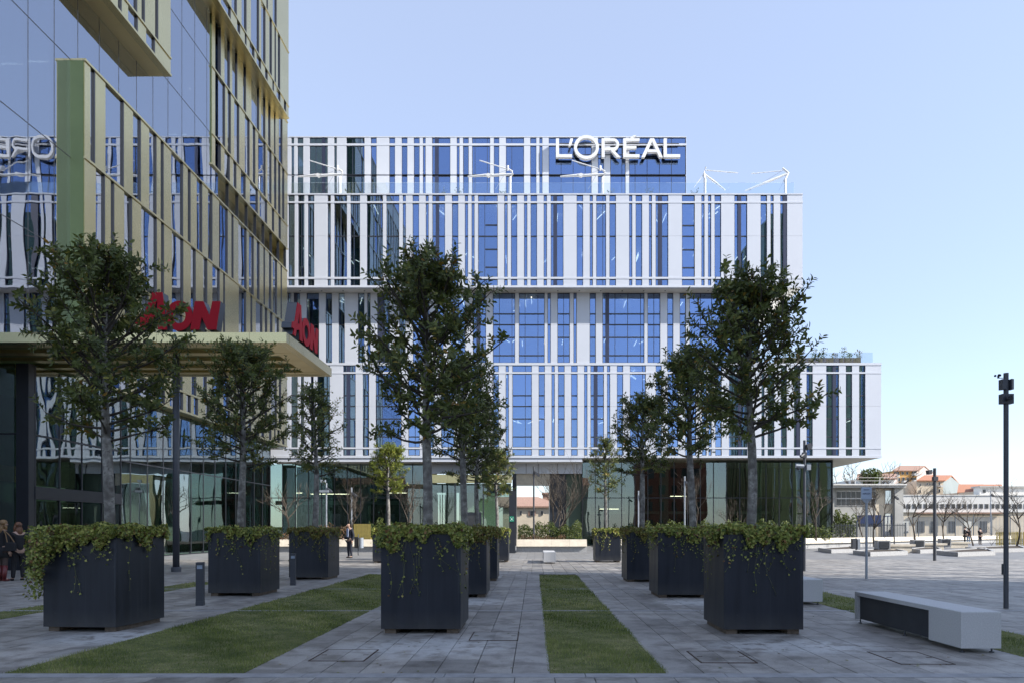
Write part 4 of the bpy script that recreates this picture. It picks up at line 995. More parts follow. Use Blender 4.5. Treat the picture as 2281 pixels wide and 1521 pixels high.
# ------------------------------------------------------------------ poles and signs
def cyl(t, name, x, y, z0, z1, r, m='pole', n=14): return MB().lathe([(r,z0),(r,z1)], (x,y,0), n).build(name, M[m], t, smooth=False)
p = at(2241, 1354, 12.6); t = thing('camera_pole', 'tall grey pole with square spotlight heads and wind gauge', 'pole', (p.x, 12.6, 0))
cyl(t, 'shaft', 0, 0, 0, 4.34, .042); MB().box(-.065, -.036, -.03, .03, .62, .82).build('junction_box', M['pole'], t)
for sx in (-1, 1): MB().prism([(sx*.045,-.09),(sx*.105,-.06),(sx*.105,.05),(sx*.045,.02)], lambda u,v,d: (u,v,d), 4.03, 4.22).build('loudspeaker', M['pole'], t)
MB().box(-.105, .105, -.06, .05, 3.77, 3.95).build('spotlight_head', M['pole'], t); MB().tube([(-.01,-.05,3.88),(-.03,-.16,3.855)], .048, 12).build('spotlight_barrel', M['pole'], t); MB().tube([(-.033,-.161,3.853),(-.034,-.168,3.852)], .04, 12).build('lens', M['dwin'], t)
MB().tube([(-.04,0,4.25),(-.11,0,4.25),(-.14,0,4.25)], .007, 6).build('gauge_arm', M['pole'], t); MB().box(-.155,-.13,-.012,.012,4.245,4.30).build('gauge_body', M['black'], t)
for dx, dz in ((-.20,.045),(-.11,.055),(-.13,.06)): MB().ell((dx,0,4.245+dz), (.021,.021,.021), 8, 6).build('gauge_cup', M['black'], t)
p = at(1930, 1288, 20.2); t = thing('street_sign', 'blue grey square name sign on a galvanised post', 'sign', (p.x, 20.2, 0))
cyl(t, 'post', 0, 0, 0, 2.32, .036, 'steel'); MB().prism([(-.16,2.36),(.14,2.36),(.05,2.25),(-.05,2.25)], lambda u,v,d:(u,d,v), -.02, .02).build('bracket', M['steel'], t)
bd = MB().box(-.165, .145, -.028, .004, 2.361, 2.71).build('board', M['signwhite'], t)
def text(s, size, mat, parent, loc, name='lettering'):
    cu = bpy.data.curves.new('text', 'FONT'); cu.body = s; cu.size = size; cu.align_x = 'CENTER'; cu.extrude = .002; cu.materials.append(mat)
    tmp = bpy.data.objects.new('tmp', cu); COL.objects.link(tmp); dg = bpy.context.evaluated_depsgraph_get(); me = bpy.data.meshes.new_from_object(tmp.evaluated_get(dg)); bpy.data.objects.remove(tmp)
    o = obj(name, me, parent, loc); o.rotation_euler = (R(90), 0, 0); return o
text('PIAZZA', .05, M['fin'], bd, (-.01, -.031, 2.615))
st_ = MB(); rr = random.Random(4)
for i in range(10): st_.box(-.125+i*.024, -.112+i*.024, -.0305, -.0285, 2.49+rr.uniform(0,.01), 2.53+rr.uniform(0,.015))
st_.build('lettering', M['fin'], bd)
t = thing('camera_pole', 'dark pole with security cameras and a white sticker behind the front planter', 'pole', (wx(1792, 24), 24, 0)); k = 24/FPX
zz = lambda y: wz(y, 24)
cyl(t, 'shaft', 0, 0, 0, zz(980), .045); MB().prism([(.03,zz(990)),(.2,zz(986)),(.24,zz(999)),(.1,zz(1002))], lambda u,v,d:(u,d,v), -.1, .1).build('floodlight', M['pole'], t)
MB().box(-.08,.05,-.09,.05,zz(1019),zz(1007)).build('mount', M['pole'], t); MB().tube([(-.05,-.06,zz(1012)),(-.18,-.12,zz(1017))], .05, 10).build('spotlight_barrel', M['pole'], t)
MB().tube([(-.33,-.05,zz(1037)),(-.05,-.05,zz(1038))], .07, 8).build('camera', M['steel'], t); MB().ell((-.24,-.05,zz(1043)), (.06,.06,.06)).build('camera_dome', M['dwin'], t); MB().box(.06,.2,-.08,.06,zz(1046),zz(1034)).build('switch_box', M['steel'], t)
MB().lathe([(.047,zz(1191)),(.047,zz(1171))], n=14).build('sticker', M['letter'], t)
t = thing('lamp_post', 'dark lamp post with angled head in the sunny part of the square', 'lamp post', (wx(2082,32), 32, 0)); zz = lambda y: wz(y, 32); cyl(t, 'shaft', 0,0,0,zz(1042),.07)
MB().tube([(-.05,0,zz(1050)),(-.2,-.05,zz(1050)),(-.26,-.1,zz(1048))], .025, 6).build('arm', M['pole'], t); MB().prism([(-.40,zz(1047)),(-.22,zz(1046)),(-.24,zz(1056)),(-.37,zz(1056))], lambda u,v,d:(u,d,v), -.2, .05).build('head', M['pole'], t); MB().box(-.1,.1,-.12,.06,zz(1070),zz(1061)).build('spotlight_head', M['pole'], t)
for i, (x, yb, yt, Y, l) in enumerate(((1189,1200,1038,44,'thin dark lamp post in front of the passage'),(783,1180,1085,47,'pale lamp post behind the man in a suit'),(727,1190,1075,46,'lamp post with floodlights behind the third planter tree'),(1422,1200,1092,47,'thin grey post behind the far tree of the bench row'),(1525,1200,1060,47,'thin grey lamp post in front of the lobby glass'),(1992,1200,1096,60,'thin lamp post beside the grey workshop'),(2207,1200,1093,80,'pale lamp post in front of the long white factory'))):
    t = thing('lamp_post', l, 'lamp post', (wx(x,Y), Y, 0)); zt_ = wz(yt, Y); cyl(t, 'shaft', 0,0,0,zt_, .055, 'pole' if i in (0,5) else 'steel', 8)
    MB().prism([(.05,zt_-.3),(.3,zt_-.45),(.42,zt_-.6),(.3,zt_-.66),(.05,zt_-.45)], lambda u,v,d:(u,d,v), -.1, .1).build('head', M['pole'], t)
    if i == 2: MB().box(-.5, .2, -.2, .0, wz(1096,Y), wz(1091,Y)).build('floodlight', M['steel'], t); MB().box(-.35,-.02,-.2,.0,wz(1074,Y),wz(1068,Y)).build('camera', M['steel'], t)
t = thing('black_pillar', 'black steel pillar with a green assembly point sign', 'pillar', (wx(1141,42.5), 42.5, 0)); MB().box(-.19,.19,-.15,.15,0,wz(1092,42.5)).build('shaft', M['mull'], t)
s_ = MB().box(-.16,.12,-.19,-.155,wz(1161,42.5),wz(1149,42.5)).build('assembly_sign', M['signgreen'], t); zc = wz(1155,42.5)
am = MB()
for dx, dz in ((-1,-1),(1,-1),(-1,1),(1,1)): am.prism([(-.02+dx*.09,zc+dz*.10),(-.02+dx*.09,zc+dz*.055),(-.02+dx*.045,zc+dz*.10)], lambda u,v,d:(u,d,v), -.194, -.191)
am.box(-.05,.01,-.194,-.191,zc-.05,zc+.04); am.build('arrows', M['letter'], s_)
# ------------------------------------------------------------------ bed walls, hedges, shrubs, bare trees in the middle distance
def bedwall(name, a, b, label, h=.84, th=.5, n=4):
    a = Vector((*a, 0)); b = Vector((*b, 0)); t = thing(name, label, 'wall', a, math.atan2(b.y-a.y, b.x-a.x)); L = (b-a).length
    MB().box(0, L, .18, th, 0, .42).build('base', M['granite'], t)
    for i in range(n):
        MB().prism([(.0,.40),(th,.40),(th,h),(.22,h)], lambda u,v,d: (d,u,v), L*i/n+.004, L*(i+1)/n-.004).build('seat_block', M['cream'], t)
bedwall('bed_wall', (-1.15, 43), (3.3, 43), 'cream stone seat wall in front of the hedge and passage')
bedwall('bed_wall', (-17.5, 43), (-5.2, 43), 'cream stone seat wall behind the man in a suit', n=8)
bedwall('bed_wall', (5.6, 46), (18.6, 49), 'cream stone seat wall behind the planters beside the lobby glass', n=8)
bedwall('bed_wall', (19.6, 51), (56, 80), 'long cream stone seat wall behind the raised kerbs', h=.8, n=18)
tag(MB().box(-17.5, -4.6, 43.5, 56, 0, .5).build('planting_bed', M['soil']), kind='structure'); tag(MB().box(-1.15, 3.3, 43.5, 48, 0, .5).build('planting_bed', M['soil']), kind='structure'); tag(MB().box(5.6, 19.5, 49.6, 60, 0, .5).build('planting_bed', M['soil']), kind='structure')
def shrub(x0, x1, y0, y1, z0, z1, mat, label, n, size, seed, name='shrub', cat='shrub', group=None):
    r = random.Random(seed); t = thing(name, label, cat, ((x0+x1)/2,(y0+y1)/2,z0), 0, group); pts = []; w, d, h = (x1-x0)/2, (y1-y0)/2, z1-z0; ph = r.uniform(0,6)
    for k in range(n):
        u, v = r.uniform(-1,1), r.uniform(-1,1); q = r.random()**.6; top = h*(.82+.18*math.sin(u*w*2.3+ph)*math.cos(u*w*5.1))*(1-.25*v*v)
        pts.append(((u*w, v*d-(.15*q), q*top), (u*.4, -.7, q)))
    mb = MB(); leafcloud(mb, pts, size, r); mb.build('foliage', M[mat], t, tint=True)
    sm = MB()
    for k in range(max(3, int((x1-x0)*5))): x = r.uniform(-w, w); y = r.uniform(-d, d); sm.tube([(x,y,0),(x+r.gauss(0,.08),y+r.gauss(0,.05),h*r.uniform(.6,.95))], [.014,.006], 3, False)
    sm.build('stems', M['twig'], t); return t
shrub(-1.1, 3.1, 44.6, 46, .5, 2.15, 'hedge', 'clipped green hedge in front of the passage', 5200, .11, 1, 'hedge', 'hedge')
shrub(-.9, 2.0, 43.6, 44.4, .5, 1.2, 'redtwig', 'red brown twiggy shrubs at the foot of the hedge', 700, .10, 2)
shrub(-14.4, -12.2, 43.6, 45.5, .5, 2.0, 'redtwig', 'brown twiggy shrub behind the man in a suit', 700, .12, 3)
shrub(-10.9, -9.3, 44.4, 45.2, .5, 2.3, 'hedge', 'green shrub above the golden slat trough', 700, .14, 4)
shrub(-9.2, -5.4, 44, 46, .5, 1.9, 'redtwig', 'red brown shrubs beside the golden slat trough', 1100, .12, 5)
shrub(-16.8, -14.6, 43.6, 45.2, .5, 1.3, 'redtwig', 'low brown shrubs beside the gold building corner', 500, .12, 15)
shrub(8.2, 14.5, 49.8, 51.5, .5, 2.3, 'hedge', 'long olive green shrubs in front of the lobby glass', 2600, .17, 6)
shrub(14.8, 18.9, 50, 51.6, .5, 2.4, 'hedge', 'olive shrubs in front of the green mirrored glass', 1500, .17, 7)
shrub(20.2, 23.6, 53.6, 55, .4, 2.1, 'hedge', 'yellow green shrubs at the end of the lobby glass', 1100, .17, 8)
t = thing('slat_trough', 'golden vertical slat planting trough behind the man in a suit', 'planter', (wx(788,44.2), 44.2, .5))
for i in range(11): MB().box(i*.1, i*.1+.085, 0, .03, 0, wz(1166,44.2)-.5).build('slat', M['slat'], t)
MB().box(0, 1.09, .031, .6, 0, .45).build('trough', M['slat'], t)
BARE = {}
def bare_mesh(key, seed, trunk, H, spread, depth=4, r0=.07, up=.55):
    r = random.Random(seed); mb = MB()
    def br(p, d, L, rad, lv):
        pts = [p]; q = p; dd = d
        for k in range(3):
            dd = (dd + Vector((r.gauss(0,.13), r.gauss(0,.13), r.gauss(.04,.08)))).normalized(); q = q+dd*(L/3); pts.append(q)
        mb.tube(pts, [rad, rad*.85, rad*.7, rad*.55], 5 if lv < 2 else 3, False)
        if lv >= depth: return
        for j in range(r.choice((2,3,3)) if lv else r.choice((4,5,5))):
            e = (dd + Vector((r.gauss(0,1), r.gauss(0,1), r.gauss(.2,.5))).normalized()*spread).normalized(); e.z = abs(e.z)*.6 + up*.5; e.normalize()
            br(pts[r.choice((2,3,3))], e, L*r.uniform(.62,.88) if lv else H*.3*r.uniform(.8,1.2), rad*.62, lv+1)
    br(Vector((0,0,0)), Vector((0,0,1)), trunk, r0, 0); BARE[key] = mb.mesh('branches', M['bare'])
bare_mesh('v', 1, 1.9, 3.6, .8); bare_mesh('w', 2, 2.1, 3.4, .75); bare_mesh('multi', 3, .8, 5.4, .6, 5, .07, .9); bare_mesh('tall', 4, 2.2, 5.0, .55, 5, .08, .8); bare_mesh('wide', 5, 3.4, 10, .8, 5, .26, .6); bare_mesh('low', 6, .25, 3.4, .9, 5, .035, .8)
def bare(key, x, Y, z, rz, label, sc=1.0):
    t = thing('bare_tree', label, 'tree', (wx(x,Y), Y, z), R(rz), 'leafless winter trees'); t.scale = (sc,)*3; obj('branches', BARE[key], t)
for a in (('multi',1240,45,.5,0,'wide leafless tree over the hedge by the passage',.95),('tall',1232,45.6,.5,40,'slender leafless tree rising in front of the passage lintel',.8),('tall',912,47,.5,90,'leafless tree behind the trunk of the front middle tree',.75),('tall',778,46,.5,10,'leafless young tree right behind the man in a suit',.62),
          ('v',638,46,.5,0,'thin leafless tree at the corner of the gold building',.9),('tall',1553,50.5,.5,150,'leafless tree in front of the middle of the lobby glass',.8),('multi',1640,50.8,.5,60,'round leafless tree behind the front bench row trunk',.62),('v',1818,53,.4,200,'leafless tree against the green mirrored glass',1.05),
          ('v',1947,50,.2,30,'leafless pruned tree just beside the street sign post',1.0),('w',2038,52,.2,80,'leafless pruned tree left of the sunny lamp post',1.1),('v',2105,56,.2,140,'leafless pruned tree right of the sunny lamp post',1.0),('w',2168,62,.0,200,'leafless pruned tree between the standing people',1.05),('v',2265,52,.2,260,'leafless pruned tree beyond the tall grey camera pole',1.1),
          ('low',2208,54,.1,0,'low spreading bare bush beside the golden slat fence',.55),('wide',1908,92,0,20,'large bare tree rising behind the grey workshop',1.0),('w',1925,58,.2,120,'leafless tree in front of the workshop windows',1.0)): bare(*a)

# fallen leaves and petals on the lawns and paving
r = random.Random(21); mb = MB()
for k in range(150):
    Y = 6.9 + 12*r.random()**1.6; x = r.uniform(-.7*Y, .66*Y); a = r.uniform(0, 6.28); s = r.uniform(.012, .03); ca, sa = math.cos(a)*s, math.sin(a)*s; z = .03 if any(g[0] < x < g[1] and g[2] < Y < g[3] for g in GRASS) else .006
    mb.ti = r.random(); mb.add([(x-ca, Y-sa, z), (x+sa*.5, Y-ca*.5, z+.006), (x+ca, Y+sa, z), (x-sa*.5, Y+ca*.5, z+.004)], [(0,1,2,3)])
tag(mb.build('fallen_leaves', M['ivy_rust'], tint=True), 'small fallen leaves scattered over the lawns and paving', 'leaves', kind='stuff')
# ------------------------------------------------------------------ raised kerbs, seats, bin, fences on the sunny side of the square
def gp(x, y): Y = FPX*EYE/(y-CY); return (wx(x, Y), Y)
def kerb(pts, label, h=.24):
    P = [gp(*p) for p in pts]; cx = sum(p[0] for p in P)/len(P); cy = sum(p[1] for p in P)/len(P)
    t = thing('raised_kerb', label, 'kerb', (cx, cy, 0), 0, 'raised granite kerbs'); n = len(P)
    P = [(a-cx, b-cy) for a, b in P]; I = [(a*.9, b*.9) for a, b in P]
    for i in range(n):
        j = (i+1)%n; MB().prism([P[i], P[j], I[j], I[i]], lambda u,v,d: (u,v,d), 0, h).build('kerb_stone', M['granite'], t)
    MB().prism(I, lambda u,v,d: (u,v,d), .0, h-.05).build('soil', M['soil'], t)
kerb([(1822,1227),(1852,1231.5),(1908,1229.5),(1895,1222)], 'low granite kerb bed beside the waste bin')
kerb([(1900,1234),(1939,1238.5),(2022,1235.5),(1985,1226)], 'low granite kerb bed around the street sign post')
kerb([(2086,1234.5),(2134,1239),(2217,1236),(2195,1226)], 'low granite kerb bed right of the sunny lamp post')
kerb([(2024,1228),(2050,1232),(2098,1230),(2085,1222)], 'low granite kerb bed behind the sunny lamp post')
kerb([(2150,1224.5),(2195,1230),(2290,1228),(2270,1219)], 'low granite kerb bed with the bare bush and golden fence')
for x, y, Y, l in ((1970,1226,43,'stone bench with dark end panel beside the street sign'),(2048,1222,48,'stone bench with dark end panel behind the sunny lamp post'),(2108,1218,54,'stone bench with dark end panel nearest the standing people')):
    t = thing('stone_bench', l, 'bench', (wx(x,Y), Y, 0), 0, 'stone benches with dark end panels'); fz = .30 if Y < 46 else .26
    MB().box(-.40,.40,.02,.5,fz-.1,fz+.48).build('end_block', M['granite'], t); MB().box(-.31,.31,-.01,.019,fz-.04,fz+.42).build('end_panel', M['recess'], t)
    for k in range(3): MB().box(-.31,.31,-.02,-.0105,fz-.02+k*.15,fz+.1+k*.15).build('slat', M['recess'], t)
    MB().box(.405,2.0,.05,.5,fz+.1,fz+.24).build('seat', M['cream'], t); MB().box(.405,1.8,.12,.45,0,fz+.099).build('support', M['cream'], t); MB().box(-.39,.39,.05,.48,0,fz-.101).build('plinth', M['granite'], t)
t = thing('waste_bin', 'dark metal waste bin on a post beside the street sign', 'bin', (wx(1907,41), 41, 0)); cyl(t, 'post', .0, 0, 0, .95, .04); MB().bbox(-.26,-.045,-.12,.12,.3,.92,.01).build('bin_body', M['pole'], t); MB().bbox(.045,.2,-.12,.12,.28,.9,.01).build('bin_body', M['steel'], t)
t = thing('waste_bin', 'grey and black waste bin on a post beside the man in a suit', 'bin', (wx(798,38.5), 38.5, 0)); cyl(t, 'post', 0,0,0,1.2,.03); MB().lathe([(.13,.42),(.13,1.0)], (.17,0,0), 14).build('bin_body', M['steel'], t); MB().box(-.2,-.04,-.1,.1,.42,1.05).build('bin_body', M['black'], t)
t = thing('slat_fence', 'golden vertical slat fence behind the tall grey camera pole', 'fence', (wx(2220,56), 56, 0))
rr = random.Random(8)
for i in range(26):
    x = i*.11 + rr.uniform(-.02,.02); w = rr.choice((.025,.03,.06)); MB().box(x, x+w, rr.uniform(0,.05), .08, .15, 1.28+.02*(i%2)).build('slat', M['slat'], t)
MB().box(-.05, 2.95, .081, .11, .3, .35).build('rail', M['slat'], t); MB().box(-.05, 2.95, .081, .11, 1.1, 1.15).build('rail', M['slat'], t)
t = thing('bar_fence', 'dark vertical bar fence in front of the grey workshop', 'fence', (wx(1853,66), 66, 0))
for i in range(46): MB().box(i*.155, i*.155+.035, 0, .04, 0, 2.05).build('bar', M['fence'], t)
for z in (.3, 1.85): MB().box(0, 7.15, .041, .08, z, z+.06).build('rail', M['fence'], t)
for i in (0, 2.4, 4.8, 7.1): MB().box(i, i+.09, -.02, .1, 0, 2.15).build('post', M['fence'], t)
t = thing('bar_fence', 'pale mesh panel fence in front of the long white factory', 'fence', (wx(2005,82), 82, 0))
for i in range(8): MB().box(i*2.2, i*2.2+.08, 0, .08, 0, 3.2).build('post', M['fence'], t); [MB().box(i*2.2+.1+q*.17, i*2.2+.125+q*.17, .02, .04, .2, 3.0).build('bar', M['steel'], t) for q in range(12)]
# ------------------------------------------------------------------ far buildings
YW = 75.0; w_ = thing('workshop', 'low grey workshop with white framed windows behind the bar fence', 'building', (wx(1852,YW), YW, 0)); x0 = wx(1852,YW)
def ab(o, Y, name, pa, pb, y0, y1, m, parent=None):
    """box between two pixels of a plane at depth Y"""
    a, b = at(*pa, Y), at(*pb, Y); lo = o.location
    return MB().box(min(a.x,b.x)-lo.x, max(a.x,b.x)-lo.x, Y+y0-lo.y, Y+y1-lo.y, max(0 if parent is None else -9, min(a.z,b.z)-lo.z), max(a.z,b.z)-lo.z).build(name, M[m], parent or o)
ab(w_, YW, 'wall', (1853,1086), (1951,1206), 0, 8, 'greyrender'); ab(w_, YW, 'wall', (1951.3,1087), (1988,1206), .1, 8, 'creamw'); ab(w_, YW, 'wall', (1988.3,1087), (2008,1206), -.4, 8, 'greyrender'); ab(w_, YW, 'roof', (1849,1086), (2010,1078), -.8, 8.5, 'greyrender'); ab(w_, YW, 'gutter', (1849,1081), (2010,1078.2), -.95, -.81, 'wpaint')
wn_ = ab(w_, YW, 'window', (1862,1126), (1950,1092), -.06, -.01, 'wpaint')
for i in range(8):
    for k in range(2): ab(w_, YW, 'pane', (1862.8+i*10.95,1108.2+k*16.5), (1872.6+i*10.95,1094+k*16.5), -.08, -.061, 'dwin', wn_)
wn_ = ab(w_, YW, 'window', (1971.5,1122), (1987,1090), .02, .09, 'wpaint'); ab(w_, YW, 'pane', (1972.5,1120), (1986,1092), 0, .019, 'glassA', wn_)
wn_ = ab(w_, YW, 'door', (1971.5,1206), (1987,1143), .02, .09, 'glassA')
for a in ((1850,1078,1062),(1905,1078,1062),(1960,1078,1062),(2000,1078,1062)): ab(w_, YW, 'roof_rail_post', (a[0],a[1]), (a[0]+.8,a[2]), 0, .05, 'wpaint')
ab(w_, YW, 'roof_rail', (1850,1063.2), (2001,1062.5), .0, .04, 'wpaint'); ab(w_, YW, 'roof_rail', (1850,1070.2), (2001,1069.5), .0, .04, 'wpaint')
t = thing('steel_container', 'dark blue steel stair and container beside the workshop', 'container', (wx(1905,71), 71, 0)); ab(t, 71, 'body', (1930,1172), (1963,1146), 0, 2, 'bluepaint')
for i in range(3): ab(t, 71, 'stair_post', (1963+i*9,1206), (1964.2+i*9,1148), -.5, -.4, 'bluepaint')
ab(t, 71, 'stair_rail', (1963.5,1150), (1982,1148), -.5, -.4, 'bluepaint'); ab(t, 71, 'stair_rail', (1905,1165), (1925,1148), -.3, -.2, 'bluepaint')
shrub(wx(1856,70), wx(1906,70), 69.5, 71, 0, wz(1130,70), 'hedge', 'dark evergreen hedge under the workshop windows', 1300, .3, 31, 'hedge', 'hedge')
def gable(name, label, Y, xl, xm, xr, yb, ye, yr, dx, dep, mw, mg, mr, wins=(), balc=()):
    """house: front wall xl..xm, gable end xm..xr seen obliquely, ridge running along the front"""
    o = thing(name, label, 'house', (wx(xl,Y), Y, 0)); lx = o.location.x
    X0, X1 = 0, wx(xm,Y)-lx; z1 = wz(ye,Y); zr = wz(yr,Y); X2 = wx(xr, Y+dep)-lx; Xm = wx((xm+xr)/2 + dx, Y+dep/2)-lx
    MB().add([(X0,0,0),(X1,0,0),(X1,0,z1),(X0,0,z1)], [(0,1,2,3)]).build('front_wall', M[mw], o)
    MB().add([(X1,0,0),(X2,dep,0),(X2,dep,z1),(Xm,dep/2,zr),(X1,0,z1)], [(0,1,2,3,4)]).build('gable_wall', M[mg], o)
    sh = Xm-X1
    MB().add([(X0-.3,-.5,z1-.1),(X1+.2,-.5,z1-.1),(Xm+.2,dep/2,zr+.15),(X0+sh-.3,dep/2,zr+.15),(X0-.3,-.5,z1+.12),(X1+.2,-.5,z1+.12),(Xm+.2,dep/2,zr+.4),(X0+sh-.3,dep/2,zr+.4)], [(0,3,2,1),(4,5,6,7),(0,1,5,4),(1,2,6,5),(2,3,7,6),(3,0,4,7)]).build('roof', M[mr], o)
    MB().add([(Xm+.2,dep/2,zr+.15),(X2+.2,dep+.4,z1-.1),(X2-X1+X0,dep+.4,z1-.1),(X0+sh,dep/2,zr+.15),(Xm+.2,dep/2,zr+.4),(X2+.2,dep+.4,z1+.12),(X2-X1+X0,dep+.4,z1+.12),(X0+sh,dep/2,zr+.4)], [(0,3,2,1),(4,5,6,7),(0,1,5,4),(1,2,6,5),(2,3,7,6)]).build('rear_roof', M[mr], o)
    MB().add([(X2,dep,0),(X0,dep,0),(X0,dep,z1),(X2,dep,z1)], [(0,1,2,3)]).build('rear_wall', M[mw], o); MB().add([(X0,dep,0),(X0,0,0),(X0,0,z1),(X0,dep,z1)], [(0,1,2,3)]).build('end_wall', M[mw], o)
    for a, b, c, d in wins:
        f = ab(o, Y, 'window', (a,d), (b,c), -.12, -.02, 'wpaint'); ab(o, Y, 'pane', (a+.5,d-.5), (b-.5,c+.5), -.16, -.121, 'dwin', f)
    for a, b, c, d in balc: ab(o, Y, 'balcony', (a,d), (b,c), -1.3, -.01, 'wpaint')
    return o
h = gable('apartment_house', 'orange apartment house with white balconies and brown gable roof', 170, 1988, 2042, 2087, 1190, 1048, 1032, -6, 18, 'orange', 'pinkrender', 'tileb',
    [(1998,2002,1050,1056),(2008,2013,1050,1056),(2018,2023,1050,1056),(2000,2005,1063,1071),(2019,2024,1063,1071),(2009,2015,1062,1074),(2009,2015,1076,1088),(1991,1997,1050,1057),(2019,2024,1078,1086)], [(1989,1998,1057,1062),(2007,2017,1070,1074),(2007,2017,1084,1088),(2030,2041,1054,1059),(2030,2041,1069,1074),(2030,2041,1083,1088)])
for yy_ in (1049,1063,1077): ab(h, 170, 'loggia', (2031,yy_+5), (2040,yy_), -.3, -.02, 'dwin')
gable('town_house', 'cream house with orange tiled roof and blue grey gable', 150, 2042, 2101, 2140, 1190, 1070, 1056, -2, 13, 'creamw', 'bluegrey', 'tile', [(2048,2051,1076,1082),(2063,2066,1075,1080),(2069,2072,1075,1080),(2075,2078,1075,1080),(2090,2094,1073,1081),(2048,2051,1090,1097),(2090,2094,1088,1096)], [(2088,2096,1081,1084)])
gable('town_house', 'low house with orange tiled roof behind the long factory', 140, 2132, 2185, 2200, 1190, 1097, 1076, -4, 16, 'creamw', 'creamw', 'tile', [])
gable('town_house', 'low house with weathered tiled roof above the factory end', 135, 2168, 2228, 2236, 1190, 1094, 1077, -2, 14, 'creamw', 'creamw', 'tile', [])
gable('town_house', 'pale house with dark bands partly hidden by the workshop roof', 140, 1908, 1992, 2000, 1190, 1066, 1052, -2, 14, 'wpaint', 'pinkrender', 'tileb', [(1960+i*8,1964+i*8,1068,1073) for i in range(3)])
YF_ = 112.0; f_ = thing('factory', 'long white factory with a strip of square windows', 'building', (wx(2003,YF_), YF_, 0))
ab(f_, YF_, 'upper_wall', (2003,1140), (2330,1102), 0, 12, 'wpaint'); ab(f_, YF_, 'lower_wall', (2003,1200), (2330,1140.3), .3, 12, 'creamw'); ab(f_, YF_, 'cornice', (2003,1103), (2330,1101), -.12, 12, 'wpaint'); ab(f_, YF_, 'attic', (2200,1101), (2350,1083), 2, 3.6, 'wpaint'); ab(f_, YF_, 'attic_roof', (2197,1083), (2352,1080), 1.6, 4, 'greyrender')
ab(f_, YF_, 'awning', (2040,1143), (2235,1140.5), -.7, -.01, 'tileb')
for i in range(25):
    a = 2008+i*12.4; f2 = ab(f_, YF_, 'window', (a,1132), (a+8,1121), -.05, -.01, 'greyrender'); ab(f_, YF_, 'pane', (a+.7,1131), (a+7.3,1122), -.08, -.051, 'dwin', f2)
for a in (2010, 2045, 2075, 2115, 2150, 2185): ab(f_, YF_, 'ground_window', (a,1185), (a+16,1160), .2, .29, 'dwin' if a % 2 else 'glassA')
ab(f_, YF_, 'attic_window', (2207,1095), (2213,1088), 1.9, 1.99, 'dwin')
t = gable('town_house', 'old cream house with brown tiled roof seen through the passage', 105, 1120, 1250, 1262, 1190, 1128, 1106, -60, 16, 'creamw', 'creamw', 'tileb', [(1158,1163,1137,1146),(1181,1189,1137,1148),(1205,1210,1137,1146)])
ab(t, 105, 'chimney', (1168,1128), (1172,1117), 2, 2.8, 'creamw'); ab(t, 105, 'shutter', (1189.3,1148), (1193,1137), -.1, -.02, 'tileb'); ab(t, 105, 'shutter', (1177,1148), (1180.7,1137), -.1, -.02, 'tileb')
t = thing('brick_chimney', 'brown brick tower seen through the passage above the old house', 'tower', (wx(1218,130), 130, 0)); ab(t, 130, 'shaft', (1209,1190), (1224,1100), 0, 3, 'tileb'); ab(t, 130, 'cap', (1207,1100), (1226,1096), -.3, 3.3, 'tileb')
for i, (x, Y, key, l) in enumerate(((1100,90,'wide','bare tree seen through the entrance glass'),(1195,99,'v','bare tree in front of the old house in the passage'))): bare(key, x, Y, 0, i*70, l, .6)
t = thing('distant_trees', 'dark distant pine behind the workshop', 'tree', (wx(1940,110), 110, 0)); t.name = 'pine_tree'
r = random.Random(3); pts = []
for k in range(900):
    d = Vector((r.gauss(0,1), r.gauss(0,1), r.gauss(0,1))).normalized(); q = r.random()**.4; pts.append(((d.x*1.9*q, d.y*1.6*q, wz(1062,110)+d.z*1.5*q), d))
mb = MB(); leafcloud(mb, pts, .5, r); mb.build('crown', M['hedge'], t, tint=True); MB().tube([(0,0,0),(0,0,wz(1068,110))], [.25,.15], 6).build('trunk', M['bare'], t)
# ------------------------------------------------------------------ people
def skin_mesh(name, nodes, edges, sub=2):
    me = bpy.data.meshes.new(name); me.from_pydata([n[0] for n in nodes], edges, []); o = bpy.data.objects.new(name, me); COL.objects.link(o)
    m = o.modifiers.new('s', 'SKIN'); m.use_smooth_shade = True; sv = me.skin_vertices
    if not sv: 
        bm = bmesh.new(); bm.from_mesh(me); bm.verts.layers.skin.verify(); bm.to_mesh(me); bm.free(); sv = me.skin_vertices
    for i, n in enumerate(nodes):
        rd = n[1]; sv[0].data[i].radius = rd if hasattr(rd, '__len__') else (rd, rd); sv[0].data[i].use_root = (i == 0)
    s = o.modifiers.new('d', 'SUBSURF'); s.levels = sub; s.render_levels = sub
    dg = bpy.context.evaluated_depsgraph_get(); dg.update(); out = bpy.data.meshes.new_from_object(o.evaluated_get(dg)); bpy.data.objects.remove(o)
    out.name = name; return out
def chain(pairs):
    nodes = list(pairs); return nodes, [(i, i+1) for i in range(len(nodes)-1)]
def put(me, name, mat, t):
    me.materials.clear(); me.materials.append(M[mat]); me.polygons.foreach_set('use_smooth', [True]*len(me.polygons)); return obj(name, me, t)
